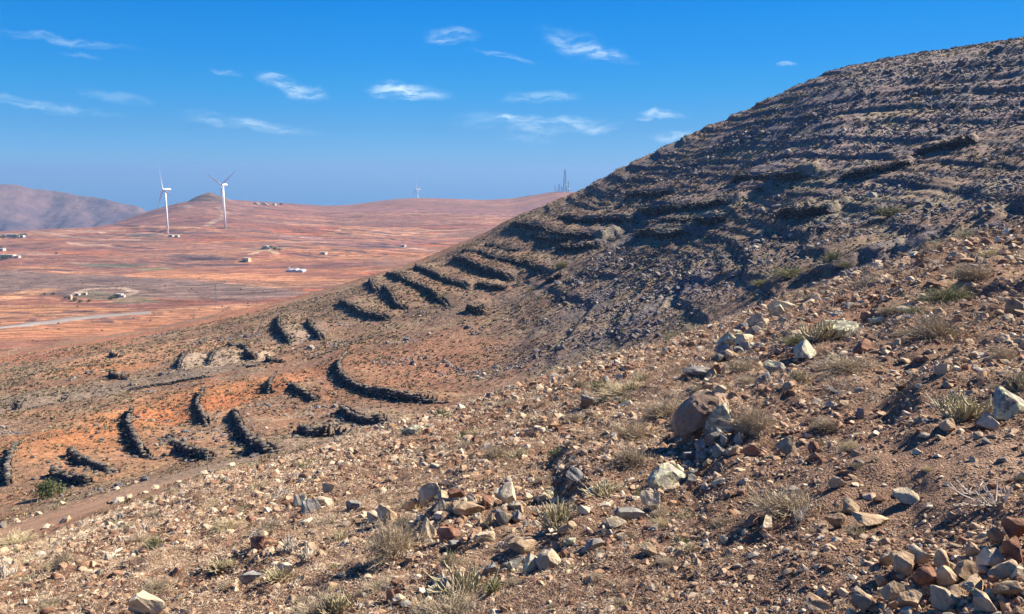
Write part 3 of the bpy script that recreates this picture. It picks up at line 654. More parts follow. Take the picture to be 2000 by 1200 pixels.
def mountain():
    na, nr = 420, 200; a = np.linspace(-.95, -.34, na); q = np.array([(*pix_pol(x, y), r) for x, y, r in
        [(-600, 330, 4300), (-200, 350, 4300), (0, 361, 4200), (30, 362, 4200), (70, 371, 4200), (100, 374, 4200), (150, 381, 4150), (190, 388, 4100), (230, 396, 4050), (270, 404, 4000), (320, 430, 4000), (380, 470, 4000)]])
    s = smooth_az(np.interp(a, q[:, 0], q[:, 1]), 7); rc = np.interp(a, q[:, 0], q[:, 2]); zc = s * rc
    t = np.linspace(0, 1.5, nr)[:, None]; r = 3050 + (rc - 3050) * t
    prof = np.where(t <= 1, t ** 1.25, 1 - (t - 1) * 1.8); z = -300 + (zc + 300) * prof
    x = r * np.sin(a); y = r * np.cos(a)
    g = np.abs(fbm(x / 260 + y / 900, y / 1400 - x / 1600, 4, 91)); z = z - g * 110 * np.sin(np.pi * np.clip(t, 0, 1)) ** .8 * ss(0, .3, t)
    z += fbm(x / 60, y / 60, 4, 93) * 9 * ss(0, .3, t)
    c = np.zeros(x.shape + (3,)); c[:] = (.11, .068, .075); c = mixc(c, (.165, .10, .09), ss(-.1, .4, fbm(x / 300, y / 300, 4, 95))); c = mixc(c, (.06, .045, .06), ss(.1, .5, fbm(x / 140, y / 400, 4, 96)))
    i = np.arange(nr - 1)[:, None] * na + np.arange(na - 1)[None, :]
    me = mesh_fast('mountain', np.stack([x, y, z], -1).reshape(-1, 3), np.stack([i, i + 1, i + na + 1, i + na], -1).reshape(-1), 4, c.reshape(-1, 3), True)
    tag(link(me, 'mountain', M_MOUNT), 'hazy lavender mountain far away at the left edge', kind='structure')
mountain()
def haze():
    m = MB(); m.box((0, 0, (-301.5 + 52) / 2), (90000, 90000, 52 + 301.5))
    mat = bpy.data.materials.new('air'); mat.use_nodes = True; t = mat.node_tree; t.nodes.clear()
    o = N(t, 'ShaderNodeOutputMaterial'); v = N(t, 'ShaderNodeVolumePrincipled'); t.links.new(v.outputs[0], o.inputs['Volume'])
    v.inputs['Color'].default_value = (.25, .47, .80, 1); v.inputs['Density'].default_value = HAZE; v.inputs['Anisotropy'].default_value = .1
    ob = m.build('haze', mat); tag(ob, 'thin blue air haze over the whole landscape', kind='stuff')
HAZE = 1.25e-4
haze()
print('terrain', round(time.time() - T0, 1))

# ------------------------------------------------------------------ rock shapes
import bmesh
def ico(sub):
    bm = bmesh.new(); bmesh.ops.create_icosphere(bm, subdivisions=sub, radius=1); V = np.array([v.co[:] for v in bm.verts]); Fc = np.array([[v.index for v in f.verts] for f in bm.faces]); bm.free(); return V, Fc
ICO = {s: ico(s) for s in (1, 2, 3, 4)}
def rock_shape(sub, seed, cuts=9, rough=.05, round_=.0, depth=(.45, .85)):
    r = np.random.default_rng(seed); V, Fc = ICO[sub]; V = V.copy()
    for _ in range(cuts):
        n = r.normal(size=3); n /= np.linalg.norm(n); d = r.uniform(*depth) + round_ * .25
        over = V @ n - d; k = over > 0; V[k] -= np.outer(over[k], n) * .97
    if rough: 
        o = r.uniform(0, 100)
        V += ICO[sub][0] * (fbm(V[:, 0] * 2.3 + o + V[:, 2] * 1.7, V[:, 1] * 2.3 - V[:, 2] * 1.1, 4, seed) * rough)[:, None]
    V /= np.abs(V).max(0)
    return V, Fc
ROCK_LO = [rock_shape(1, 100 + i, 3, 0, depth=(.6, .9)) for i in range(10)]
ROCK_MD = [rock_shape(2, 200 + i, 9, .04, depth=(.32, .72)) for i in range(16)]
ROCK_HI = [rock_shape(3, 300 + i, 13, .07, depth=(.30, .66)) for i in range(14)]
def rot_mats(n, r, tilt=.5):
    a = r.uniform(0, 2 * math.pi, n); b = r.normal(0, tilt, n); c = r.normal(0, tilt, n)
    ca, sa, cb, sb, cc, sc = np.cos(a), np.sin(a), np.cos(b), np.sin(b), np.cos(c), np.sin(c)
    Z = np.zeros((n, 3, 3)); Z[:, 0, 0] = ca; Z[:, 0, 1] = -sa; Z[:, 1, 0] = sa; Z[:, 1, 1] = ca; Z[:, 2, 2] = 1
    X = np.zeros((n, 3, 3)); X[:, 0, 0] = 1; X[:, 1, 1] = cb; X[:, 1, 2] = -sb; X[:, 2, 1] = sb; X[:, 2, 2] = cb
    Y = np.zeros((n, 3, 3)); Y[:, 1, 1] = 1; Y[:, 0, 0] = cc; Y[:, 0, 2] = sc; Y[:, 2, 0] = -sc; Y[:, 2, 2] = cc
    return Z @ X @ Y
def merged(shapes, pos, scl, rot, cols, r, smooth=False):
    """many rocks or tufts in one mesh: shapes list of (V,F); pos (n,3); scl (n,3); rot (n,3,3); cols (n,3)"""
    which = r.integers(0, len(shapes), len(pos)); VV = []; FF = []; CC = []; base = 0
    for k, (V, Fc) in enumerate(shapes):
        m = np.where(which == k)[0]
        if not len(m): continue
        W = V[None] * scl[m][:, None, :]; W = np.einsum('nij,nvj->nvi', rot[m], W) + pos[m][:, None, :]
        VV.append(W.reshape(-1, 3)); CC.append(np.repeat(cols[m], len(V), 0))
        FF.append((Fc[None] + (np.arange(len(m)) * len(V))[:, None, None] + base).reshape(-1, Fc.shape[1])); base += len(m) * len(V)
    return np.concatenate(VV), np.concatenate(FF), np.concatenate(CC)
STONE_COLS = np.array([(.46, .34, .235), (.52, .41, .29), (.36, .235, .16), (.26, .145, .10), (.60, .50, .37), (.30, .27, .24), (.42, .27, .17), (.66, .58, .45)])
def stone_cols(n, r, w=None):
    c = STONE_COLS[r.choice(len(STONE_COLS), n, p=w)]; return np.clip(c * r.uniform(.75, 1.2, (n, 1)), .03, .8)

# ------------------------------------------------------------------ the walls
def build_walls():
    r = np.random.default_rng(21)
    for Q, h, lab, side in wall_lines:
        seg = np.linalg.norm(np.diff(Q, axis=0), axis=1); L = np.concatenate([[0], np.cumsum(seg)]); tot = L[-1]
        d = .26 if tot < 14 else .34
        n_c = max(3, int(round(h / .21))); pos = []; scl = []; rz = []; tops = []
        for c in range(n_c + 2):
            s = np.arange(r.uniform(0, d), tot, d); s = s + r.uniform(-.1, .1, len(s)) * d
            x = np.interp(s, L, Q[:, 0]); y = np.interp(s, L, Q[:, 1]); e = .3
            tx = np.interp(s + e, L, Q[:, 0]) - np.interp(s - e, L, Q[:, 0]); ty = np.interp(s + e, L, Q[:, 1]) - np.interp(s - e, L, Q[:, 1]); l = np.hypot(tx, ty) + 1e-9; tx /= l; ty /= l
            out = -side                        # towards the open (downhill) side
            nx, ny = -ty * out, tx * out
            u = s / tot; hh = h * (ss(0, .05, u) * ss(0, .16, 1 - u)) * np.clip(1.0 + .42 * fbm(s / 2.2, s * 0 + .3, 3, int(tot * 10) % 97, .6), .45, 1.3) 
            z0 = ground_z(x + nx * .5, y + ny * .5, BASEG)
            zc = (c + .4) * (h / n_c)
            keep = (zc < hh + .12) & (r.uniform(size=len(s)) > (.12 if c == n_c else .02))
            off = .18 + .16 * (1 - c / n_c) + r.normal(0, .06, len(s))
            P = np.stack([x + nx * off, y + ny * off, z0 + zc], 1)[keep]; pos.append(P)
            top_ = (zc > hh - h / n_c * .9)[keep]; tops.append(top_); k = keep.sum(); scl.append(np.stack([d * r.uniform(.42, .75, k), r.uniform(.14, .26, k), (h / n_c) * r.uniform(.5, .72, k)], 1)); rz.append(np.arctan2(ty, tx)[keep])
        # fallen stones along the foot
        nf = int(tot * 2); s = r.uniform(0, tot, nf); x = np.interp(s, L, Q[:, 0]); y = np.interp(s, L, Q[:, 1]); dx = r.exponential(.9, nf) + .4
        tdir = Q[-1] - Q[0]; tdir = tdir / np.linalg.norm(tdir); fx, fy = -tdir[1] * -side, tdir[0] * -side
        px_, py_ = x + fx * dx, y + fy * dx; q = r.uniform(.10, .26, nf)
        pos.append(np.stack([px_, py_, ground_z(px_, py_) + q * .3], 1)); scl.append(np.stack([q, q * .8, q * .7], 1)); rz.append(r.uniform(0, 6, nf))
        pos = np.concatenate(pos); scl = np.concatenate(scl); rz = np.concatenate(rz); n = len(pos)
        rm = rot_mats(n, r, .14); ca, sa = np.cos(rz), np.sin(rz)
        rm = np.zeros((n, 3, 3)); rm[:, 0, 0] = ca; rm[:, 0, 1] = -sa; rm[:, 1, 0] = sa; rm[:, 1, 1] = ca; rm[:, 2, 2] = 1
        tl = r.normal(0, .15, n); X = np.zeros((n, 3, 3)); X[:, 0, 0] = np.cos(tl); X[:, 0, 2] = np.sin(tl); X[:, 2, 0] = -np.sin(tl); X[:, 2, 2] = np.cos(tl); X[:, 1, 1] = 1
        cols = np.array([(.085, .078, .075)]) * r.uniform(.6, 1.7, (n, 1)); lt = r.uniform(size=n) < .10; cols[lt] = np.array([.24, .22, .18]); tp = np.concatenate(tops + [np.zeros(nf, bool)]) & (r.uniform(size=n) < .6); cols[tp] = np.array([(.20, .165, .13)]) * r.uniform(.6, 1.3, (tp.sum(), 1))  # top course coloured paler, painting in sunlit stone tops
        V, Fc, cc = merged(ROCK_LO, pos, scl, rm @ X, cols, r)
        # solid core of rubble behind the face
        m = len(Q); u = L / tot; hc = h * .72 * ss(0, .12, u) * ss(0, .12, 1 - u)
        t = np.gradient(Q, axis=0); t /= (np.linalg.norm(t, axis=1)[:, None] + 1e-9); nn = np.stack([-t[:, 1], t[:, 0]], 1) * -side
        zb = ground_z(Q[:, 0] + nn[:, 0] * .5, Q[:, 1] + nn[:, 1] * .5, BASEG)
        ring = [(Q + nn * .12, zb - .4), (Q + nn * .02, zb + hc), (Q - nn * .45, zb + hc), (Q - nn * .45, zb - .4)]
        CV = np.concatenate([np.column_stack([a, b]) for a, b in ring]); CF = []
        for k in range(3):
            for i in range(m - 1):
                a0_, b0_, c0_, d0_ = k * m + i, k * m + i + 1, (k + 1) * m + i + 1, (k + 1) * m + i; CF += [(a0_, b0_, c0_), (a0_, c0_, d0_)]
        for i in (0, m - 1): CF += [(i, m + i, 2 * m + i), (i, 2 * m + i, 3 * m + i)]
        Fc = np.concatenate([Fc, np.array(CF) + len(V)]); V = np.concatenate([V, CV]); cc = np.concatenate([cc, np.tile((.05, .046, .045), (len(CV), 1))])
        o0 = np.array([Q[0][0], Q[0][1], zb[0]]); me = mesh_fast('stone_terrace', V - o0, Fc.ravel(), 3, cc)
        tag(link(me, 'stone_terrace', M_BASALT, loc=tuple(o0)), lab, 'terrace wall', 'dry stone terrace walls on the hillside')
build_walls()
print('walls', round(time.time() - T0, 1))

# ------------------------------------------------------------------ wind turbines
def turbine(px, base_py, hub_h, rad, phase, k, rmin, label, rdist=None):
    if rdist:
        a, _ = pix_pol(px, base_py); x, y = rdist * math.sin(a), rdist * math.cos(a); p = Vector((x, y, float(ground_z([x], [y])[0])))
    else: p = locate(px, base_py, rmin=rmin)
    a = math.atan2(p.x, p.y); root = empty('wind_turbine', p); tag(root, label, 'wind turbine', 'wind turbines in the valley')
    t = MB(); t.tube([(0, 0, -3), (0, 0, hub_h * .5), (0, 0, hub_h - 1.5)], [1.75, 1.4, .95], 20); t.build('tower', M_WHITE, root, True)
    th = math.asin(k)                           # the rotor axis points left and a little to the camera
    ax = Vector((-math.cos(th), -math.sin(th), 0)); rt = Vector((-math.sin(th), math.cos(th), 0))
    rotm = lambda v: Vector((v.x * math.cos(-a) - v.y * math.sin(-a), v.x * math.sin(-a) + v.y * math.cos(-a), v.z))
    ax = rotm(ax); rt = rotm(rt); up_ = Vector((0, 0, 1)); H = Vector((0, 0, hub_h))
    n = MB(); c0 = H + ax * 2.2; prof = [(0, .9), (.15, 1.5), (.6, 1.7), (.9, 1.45), (1, .9)]; 
    n.tube([c0 - ax * (10.5 * q) for q, _ in prof], [w * 1.1 for _, w in prof], 8); n.build('nacelle', M_WHITE, root)
    hub = c0 + ax * 1.4; hb = MB(); hb.tube([hub - ax * 1.5, hub, hub + ax * 1.0, hub + ax * 1.7], [1.5, 1.6, 1.0, .15], 12); ho = hb.build('hub', M_WHITE, root, True)
    for j in range(3):
        f = R(phase + 120 * j); d = -rt * math.sin(f) + up_ * math.cos(f); d = (d + ax * .02).normalized(); e = d.cross(ax).normalized(); b = MB()
        st = [(0, .8, .8), (.06, .9, .75), (.2, 1.7, .45), (.5, 1.05, .25), (.8, .6, .14), (.97, .32, .08), (1.0, .08, .04)]; vs = []
        for q, w, th_ in st:
            tw = R(22 * (1 - q)); ee = e * math.cos(tw) + ax * math.sin(tw); aa = ax * math.cos(tw) - e * math.sin(tw)
            for m_ in range(8):
                g = 2 * math.pi * m_ / 8; vs.append(hub + d * (q * rad) + ee * (math.cos(g) * w) + aa * (math.sin(g) * th_))
        fs = [(i * 8 + m_, i * 8 + (m_ + 1) % 8, (i + 1) * 8 + (m_ + 1) % 8, (i + 1) * 8 + m_) for i in range(len(st) - 1) for m_ in range(8)]
        b.add(vs, fs + [tuple(range(8)), tuple(range(48, 56))]); b.build('blade', M_WHITE, root, True)
turbine(328, 459, 68, 42, -17, .34, 700, 'nearest white wind turbine, leftmost of the three, rotor seen almost edge on')
turbine(440, 446, 69, 44, -62, .66, 900, 'white wind turbine right of the cone shaped hilltop, two blades raised in a V')
turbine(816, 400, 66, 42, 6, .30, 900, 'small distant wind turbine with its foot hidden behind the far ridge', rdist=2620)

# ------------------------------------------------------------------ masts on the ridge
def lattice(px, py, h, w0, w1, label, rmin=1500, cat='mast', dishes=0, lower_red=False, n=None, name='lattice_mast'):
    p = locate(px, py, rmin=rmin, rmax=2500); root = empty(name, p); tag(root, label, cat)
    m = MB(); n = n or max(4, int(h / 6)); rad = (.19 + w0 * .04) * (.3 if name == 'power_pylon' else 1)
    def c(z, k): w = w0 + (w1 - w0) * z / h; return Vector(((w / 2) * (1, -1, -1, 1)[k], (w / 2) * (1, 1, -1, -1)[k], z))
    for k in range(4): m.tube([c(0, k), c(h, k)], rad, 4)
    m.build('leg_frame', M_STEEL, root); b = MB()
    for i in range(n):
        z0, z1 = h * i / n, h * (i + 1) / n
        for k in range(4): b.tube([c(z0, k), c(z1, (k + 1) % 4)], rad * .6, 3); b.tube([c(z1, k), c(z1, (k + 1) % 4)], rad * .6, 3)
    b.build('bracing', M_REDP if lower_red else M_STEEL, root)
    if dishes:
        for j in range(dishes):
            z = h * (.35 + .16 * j); d = MB(); a = .6 + j * 1.7; q = Vector((math.cos(a), -abs(math.sin(a)), 0)); w = w0 + (w1 - w0) * z / h
            s = Vector((0, 0, z)) + q * (w / 2 + .6); d.tube([s, s + q * .6, s + q * .9], [.5, 1.4, 1.5], 12); d.build('dish', M_WHITE, root)
    t = MB(); t.tube([(0, 0, h - .5), (0, 0, h * 1.12)], .18, 5); t.build('antenna', M_STEEL, root)
    return root
lattice(1103, 376, 56, 9.0, 2.2, 'tallest lattice mast on the ridge beside the dark hill', cat='mast', dishes=3)
lattice(1092, 376, 20, 4, 3, 'short broad antenna mast left of the tallest mast', dishes=1)
lattice(1110, 376, 27, 2.6, 1.6, 'medium slim mast right beside the tallest mast', dishes=1)
lattice(1084, 377, 18, 1.4, 1.0, 'thin short mast leftmost on the mast ridge')
lattice(1097, 376, 14, 3, 2.4, 'lowest broad mast at the foot of the tallest mast')
lattice(1088, 377, 10, 1.2, .8, 'tiny thin mast between the two leftmost masts')

# ------------------------------------------------------------------ valley buildings
def house(px, py, w, d, h, label, mat=None, rmin=600, rz=0, win=3, annex=True, name='farm_house', roof=None):
    w *= .85; d *= .85; h *= .9
    p = locate(px, py, rmin=rmin, rmax=2500); root = empty(name, p - Vector((0, 0, .4)), rz - math.atan2(p.x, p.y) - R(38)); tag(root, label, 'house'); mat = mat or M_LIME
    m = MB(); m.box((0, 0, h / 2), (w, d, h));
    if annex: m.box((w * .5 + w * .19, .3, h * .32), (w * .38, d * .7, h * .64))
    m.build('wall', mat, root)
    rf = MB(); rf.box((0, 0, h + .12), (w + .5, d + .5, .3)); 
    if annex: rf.box((w * .69 + .1, .3, h * .64 + .1), (w * .38 + .1, d * .7 + .3, .2))
    rf.build('roof', roof or M_ROOF, root)
    dr = MB(); dr.box((-w * .1, -d / 2 - .03, 1.05), (1.1, .12, 2.1)); dr.build('door', M_GREEN if mat is M_LIME else M_WOOD, root)
    for i in range(win):
        q = MB(); q.box((-w * .42 + w * .84 * (i + .5) / win + .9, -d / 2 - .02, h * .58), (1.0, .10, 1.1)); q.build('window', M_DARK, root)
    return root
house(521, 487, 7.5, 6, 5.5, 'bright white cube house among green trees on the red plain', win=2)
house(482, 511, 10, 6, 5, 'pale ochre barn standing alone on the orange field', mat=M_OCHRE, annex=False, win=2)
house(22, 463, 20, 8, 5, 'long white farmhouse among dark trees at the far left', rmin=900)
house(10, 463, 9, 8, 4.5, 'small grey white house left of the long farmhouse', rmin=900, annex=False, win=2)
house(44, 464, 7, 6, 4, 'tiny white hut right of the long farmhouse beside two trees', rmin=900, annex=False, win=1)
house(3, 490, 10, 7, 3.6, 'low white house cut by the left edge, upper of the two', annex=False, win=2)
house(16, 503, 20, 7, 4, 'long pinkish house at the left edge by the track', win=4, mat=plain('pink render', (.66, .50, .42), .85, .1, .3))
house(335, 463, 8, 6, 3.5, 'small white shed at the foot of the nearest turbine', rmin=900, annex=False, win=1)
house(346, 463, 7, 5, 3, 'second small white shed right of the turbine foot', rmin=900, annex=False, win=1)
house(234, 580, 6, 4, 3, 'small pale farm building with a tree in front near the valley centre', rmin=400, win=2)
house(137, 585, 3.6, 2.4, 4.2, 'upright pinkish ruin wall among bushes in the valley farmyard', rmin=400, annex=False, win=1, mat=M_OCHRE)
house(167, 576, 2.6, 2.6, 2.2, 'tiny white hut beside the curved pale track', rmin=400, annex=False, win=1)
house(152, 577, 4, 3, 2, 'low ruined stone shed left of the tiny white hut', rmin=400, annex=False, win=1, mat=M_ROOF)
house(500, 399, 9, 6, 4, 'white house at the left of the row on the ridge line', rmin=1600, win=2)
house(516, 400, 12, 6, 3.5, 'long low house in the middle of the row on the ridge line', rmin=1600, win=3)
house(536, 401, 8, 6, 4, 'small house at the right end of the row on the ridge line', rmin=1600, annex=False, win=2)
house(633, 497, 8, 6, 3.5, 'small tan hut on the red plain right of the white cube house', annex=False, win=1, mat=M_OCHRE)
house(789, 482, 6, 5, 3, 'tiny white hut on the red plain close to the dark slope', annex=False, win=1)
def greenhouse():
    p = locate(578, 531, rmin=600); root = empty('greenhouse', p, R(-6)); root.scale = (.62, .8, .8); tag(root, 'pale sheeted greenhouse with a slanting white roof on the orange plain', 'greenhouse')
    for j, (x, w, hh) in enumerate(((-9, 10, 2.6), (0, 9, 3.0), (9.5, 11, 2.4))):
        m = MB(); n = 8; L_ = 14; vs = []
        for y in (-L_ / 2, L_ / 2):
            for i in range(n + 1): a = math.pi * i / n; vs.append((x + w / 2 * math.cos(a), y, hh * .6 + hh * .7 * math.sin(a)))
            vs.append((x - w / 2, y, -1)); vs.append((x + w / 2, y, -1))
        k = n + 3; fs = [(i, i + 1, k + i + 1, k + i) for i in range(k - 1)] + [(k - 1, 0, k, 2 * k - 1), tuple(range(k)), tuple(range(k, 2 * k))]
        m.add(vs, fs); m.build('tunnel', M_FILM, root)
    b = MB(); b.add([(-5, -8, .2), (-1, -8, .2), (-9, -1, 6.2), (-13, -1, 6.2)], [(0, 1, 2, 3)]); b.add([(-5, -7.6, 0), (-1, -7.6, 0), (-9, -.6, 6.0), (-13, -.6, 6.0)], [(3, 2, 1, 0)]); b.build('roof', M_LIME, root)
greenhouse()
def pylon():
    root = lattice(423, 598, 15, 2.0, .5, 'thin grey lattice pylon standing in the grey brown field', rmin=262, cat='pylon', n=7, name='power_pylon')
    m = MB(); m.tube([(-2.2, 0, 12.5), (2.2, 0, 12.5)], .07, 4); m.tube([(-1.6, 0, 14.3), (1.6, 0, 14.3)], .07, 4); m.build('cross_arm', M_STEEL, root)
pylon()
def post():
    p = locate(405, 925, rmin=39); m = MB(); m.tube([(0, 0, -.2), (.03, 0, .7), (.05, .02, 1.2)], [.035, .03, .025], 7); root = empty('wooden_post', p); m.build('pole', M_WOOD, root, True)
    c = MB(); c.box((.05, .02, 1.18), (.07, .07, .1), .3); c.build('cap', M_WOOD, root); tag(root, 'thin weathered wooden post above the end of the earth path', 'post')
post()

# ------------------------------------------------------------------ plants
def ribbon_strip(out, pts, w, r):
    """flat tapering twig"""
    b = len(out[0]); d = pts[-1] - pts[0]; a = np.cross(d, r.normal(size=3)); a /= np.linalg.norm(a) + 1e-9
    n = len(pts)
    for i, p in enumerate(pts):
        k = w * (1 - .75 * i / (n - 1)); out[0].append(p - a * k); out[0].append(p + a * k)
    for i in range(n - 1): out[1].append((b + 2 * i, b + 2 * i + 1, b + 2 * i + 3, b + 2 * i + 2))
def dry_bush(seed, n=260, w=.006, flat=.75, curl=.25):
    """unit size bush: width about 1 (radius .5), height about flat*.8"""
    r = np.random.default_rng(seed); out = ([], [])
    for i in range(n):
        a = r.uniform(0, 2 * math.pi); el = math.asin(r.uniform(.08, 1)); L_ = r.uniform(.28, .52) * (1 + .25 * math.sin(3 * a + seed))
        d = np.array([math.cos(a) * math.cos(el), math.sin(a) * math.cos(el), math.sin(el) * flat]); p0 = np.array([r.normal(0, .05), r.normal(0, .05), -.02])
        p1 = p0 + d * L_ * .5 + r.normal(0, .03, 3); p2 = p0 + d * L_ + r.normal(0, .05, 3); ribbon_strip(out, [p0, p1, p2], w, r)
        for j in range(5):
            t = r.uniform(.35, 1); q = p0 + (p2 - p0) * t; e = d + r.normal(0, .75, 3); e /= np.linalg.norm(e); l = r.uniform(.06, .16); m_ = q + e * l * .5 + r.normal(0, curl * .04, 3)
            ribbon_strip(out, [q, m_, q + e * l + np.array([0, 0, .02])], w * .7, r)
    V = np.array(out[0]); V[:, 2] = np.maximum(V[:, 2], -.03); return mesh_fast('twigs', V, np.array(out[1]).ravel(), 4)
def stick_bush(seed, n=26, thick=.016, spread=.9, branch=3):
    r = np.random.default_rng(seed); m = MB()
    for i in range(n):
        a = r.uniform(0, 2 * math.pi); el = r.uniform(.25, 1.45); L_ = r.uniform(.3, .6); d = Vector((math.cos(a) * math.cos(el) * spread, math.sin(a) * math.cos(el) * spread, math.sin(el)))
        p0 = Vector((r.normal(0, .06), r.normal(0, .06), -.03)); p1 = p0 + d * L_ * .5; p2 = p1 + (d + Vector((0, 0, .5))).normalized() * L_ * .5
        th = thick * r.uniform(.7, 1.2); m.tube([p0, p1, p2], [th, th * .9, th * .6], 5)
        for j in range(branch):
            t = r.uniform(.3, .9); q = p0.lerp(p2, t); e = (d + Vector(r.normal(0, .55, 3)) + Vector((0, 0, .5))).normalized(); l = r.uniform(.12, .26)
            m.tube([q, q + e * l * .5, q + (e + Vector((0, 0, .3))).normalized() * l], [th * .7, th * .65, th * .45], 5)
    me = bpy.data.meshes.new('stems'); me.from_pydata(m.v, [], m.f); me.update(); return me
def leaf_bush_mesh(seed, n=2600, leaf=.035, stemm=14):
    r = np.random.default_rng(seed); cl = r.normal(0, 1, (16, 3)); cl /= np.linalg.norm(cl, axis=1)[:, None]; cl *= r.uniform(.15, .42, (16, 1)); cl[:, 2] = np.abs(cl[:, 2]) * .8 + .12
    c = cl[r.integers(0, 16, n)] + r.normal(0, .085, (n, 3)); a = r.normal(size=(n, 3)); a /= np.linalg.norm(a, axis=1)[:, None]; b = np.cross(a, r.normal(size=(n, 3))); b /= np.linalg.norm(b, axis=1)[:, None]
    s = leaf * r.uniform(.6, 1.3, (n, 1)); V = np.stack([c - a * s, c + b * s * .4, c + a * s, c - b * s * .4], 1).reshape(-1, 3); V[:, 2] = np.maximum(V[:, 2], .0)
    return mesh_fast('crown', V, np.arange(n * 4), 4)
DRY = [dry_bush(400 + i, 420, .0055, f) for i, f in enumerate((.95, .8, 1.1, .7, .9))]
DRYY = [dry_bush(420 + i, 320, .006, .8) for i in range(2)]
DRYO = [dry_bush(430 + i, 420, .0045, .95) for i in range(2)]
SUC = [stick_bush(440 + i, 34, .016) for i in range(4)]
DEADM = [stick_bush(460, 13, .014, 1.5, 2), stick_bush(461, 11, .012, 1.4, 2)]
for L_, mt in ((DRY, M_TWIG), (DRYY, M_TWIG2), (DRYO, M_TWIG3), (SUC, M_SUCC), (DEADM, M_DEAD)):
    for me in L_: me.materials.append(mt)
def put(me, name, px, py, wpx, hscale, label, cat, group=None, rmin=1.0, rmax=45, seed=0, ratio=1.0):
    p = locate(px, py, rmin, rmax); r = p.length; w = wpx * r / F / ratio; rr = np.random.default_rng(seed + int(px * 7 + py))
    o = link(me, name, None, loc=p - Vector((0, 0, .02 * w))); o.scale = (w, w, w * hscale); o.rotation_euler = (0, 0, rr.uniform(0, 6.28)); tag(o, label, cat, group); return o
GS = 'dry shrubs on the foreground slope'; GU = 'stick stemmed succulent shrubs on the foreground slope'
D = [
 (1468, 838, 105, 1.0, 0, 'grey brown twiggy shrub right behind the lichen topped boulder'),
 (1305, 812, 100, .9, 1, 'dry shrub left of the big brown boulder'),
 (1238, 856, 90, .9, 0, 'dry pale shrub left of the boulder, upper of two'),
 (1232, 905, 90, .8, 2, 'dry pale shrub left of the boulder, lower of two'),
 (1452, 722, 75, .8, 3, 'round dry shrub below the pile of pale and blue grey stones'),
 (1462, 748, 60, .7, 1, 'low whitish shrub just under the round dry shrub'),
 (1535, 1000, 150, .7, 4, 'wide dry shrub on the bare slope right of the blue grey slab'),
 (770, 1082, 130, .95, 2, 'large bushy grey shrub below the pale boulder cluster'),
 (968, 892, 58, .9, 0, 'dry shrub in the middle of the stony slope above the boulder cluster'),
 (912, 872, 40, .8, 3, 'small silvery shrub left of the mid slope dry shrub'),
 (1610, 834, 62, .8, 1, 'small round grey shrub on bare red soil'),
 (1826, 662, 120, .8, 2, 'broad tangled shrub at the right with a long shadow'),
 (1655, 720, 130, .5, 4, 'low sprawling brown shrub right of the yellow lichen rock'),
 (1900, 540, 90, .6, 0, 'dry shrub on the crest at the right edge'),
 (1745, 610, 60, .7, 1, 'small pale shrub near the crest at the right'),
 (1590, 586, 46, .7, 2, 'small dry shrub on the crest beside the pale ridge boulder'),
 (530, 1032, 66, .7, 3, 'dry shrub on the left slope above the red brown stone'),
 (700, 850, 46, .6, 0, 'small shrub near the upper edge of the stony slope'),
 (480, 1000 - 30, 40, .7, 1, 'tiny shrub close to the crest on the left slope'),
 (300, 1010, 46, .7, 4, 'dry shrub near the earth path on the left'),
 (275, 1060, 44, .6, 2, 'low shrub below the earth path on the left'),
 (300, 1150, 60, .6, 0, 'dry shrub at the lower left above the flat topped rock'),
 (650, 1140 - 120, 60, .6, 3, 'small dry shrub left of the boulder cluster'),
 (750, 1150, 90, .5, 1, 'low dry shrub below the large bushy shrub'),
 (880, 1205, 150, .7, 4, 'dry shrub at the bottom edge below the yellow green sticks'),
 (620, 1205, 120, .5, 2, 'dry shrub at the bottom edge left of centre'),
 (1120, 820, 50, .7, 1, 'small shrub left of the grey pyramid stone'),
 (1400, 700, 44, .6, 0, 'small dry shrub left of the pale stone pile'),
 (100, 1180, 50, .6, 3, 'dry shrub at the bottom left corner'),
 (1960, 700, 60, .7, 2, 'dry shrub at the right edge above the blue grey stone'),
]
for x, y, w, h, k, lab in D: put(DRY[k], 'dry_shrub', x, y, w, h, lab, 'shrub', GS)
for x, y, w, h, k, lab in [
 (1225, 768, 130, .45, 0, 'yellowish green low shrub patch on the upper slope'),
 (1180, 760, 70, .5, 1, 'small yellowish shrub left of the low shrub patch'),
 (440, 1028, 70, .5, 0, 'straw coloured tuft shrub on the left slope'),
 (30, 1062, 90, .5, 1, 'yellow green shrub at the left end of the earth path'),
 (1935, 500, 60, .6, 0, 'straw coloured shrub at the crest near the right edge')]:
    put(DRYY[k], 'straw_shrub', x, y, w, h, lab, 'shrub', GS)
for x, y, w, h, k, lab in [
 (1852, 590, 120, .62, 0, 'dark olive shrub on the upper right slope with a deep shadow'),
 (1790, 610, 60, .5, 1, 'small dark shrub at the left end of the dark olive shrub'),
 (1560, 668, 76, .5, 1, 'dark green low shrub left of the yellow lichen rock')]:
    put(DRYO[k], 'dark_shrub', x, y, w, h, lab, 'shrub', GS)
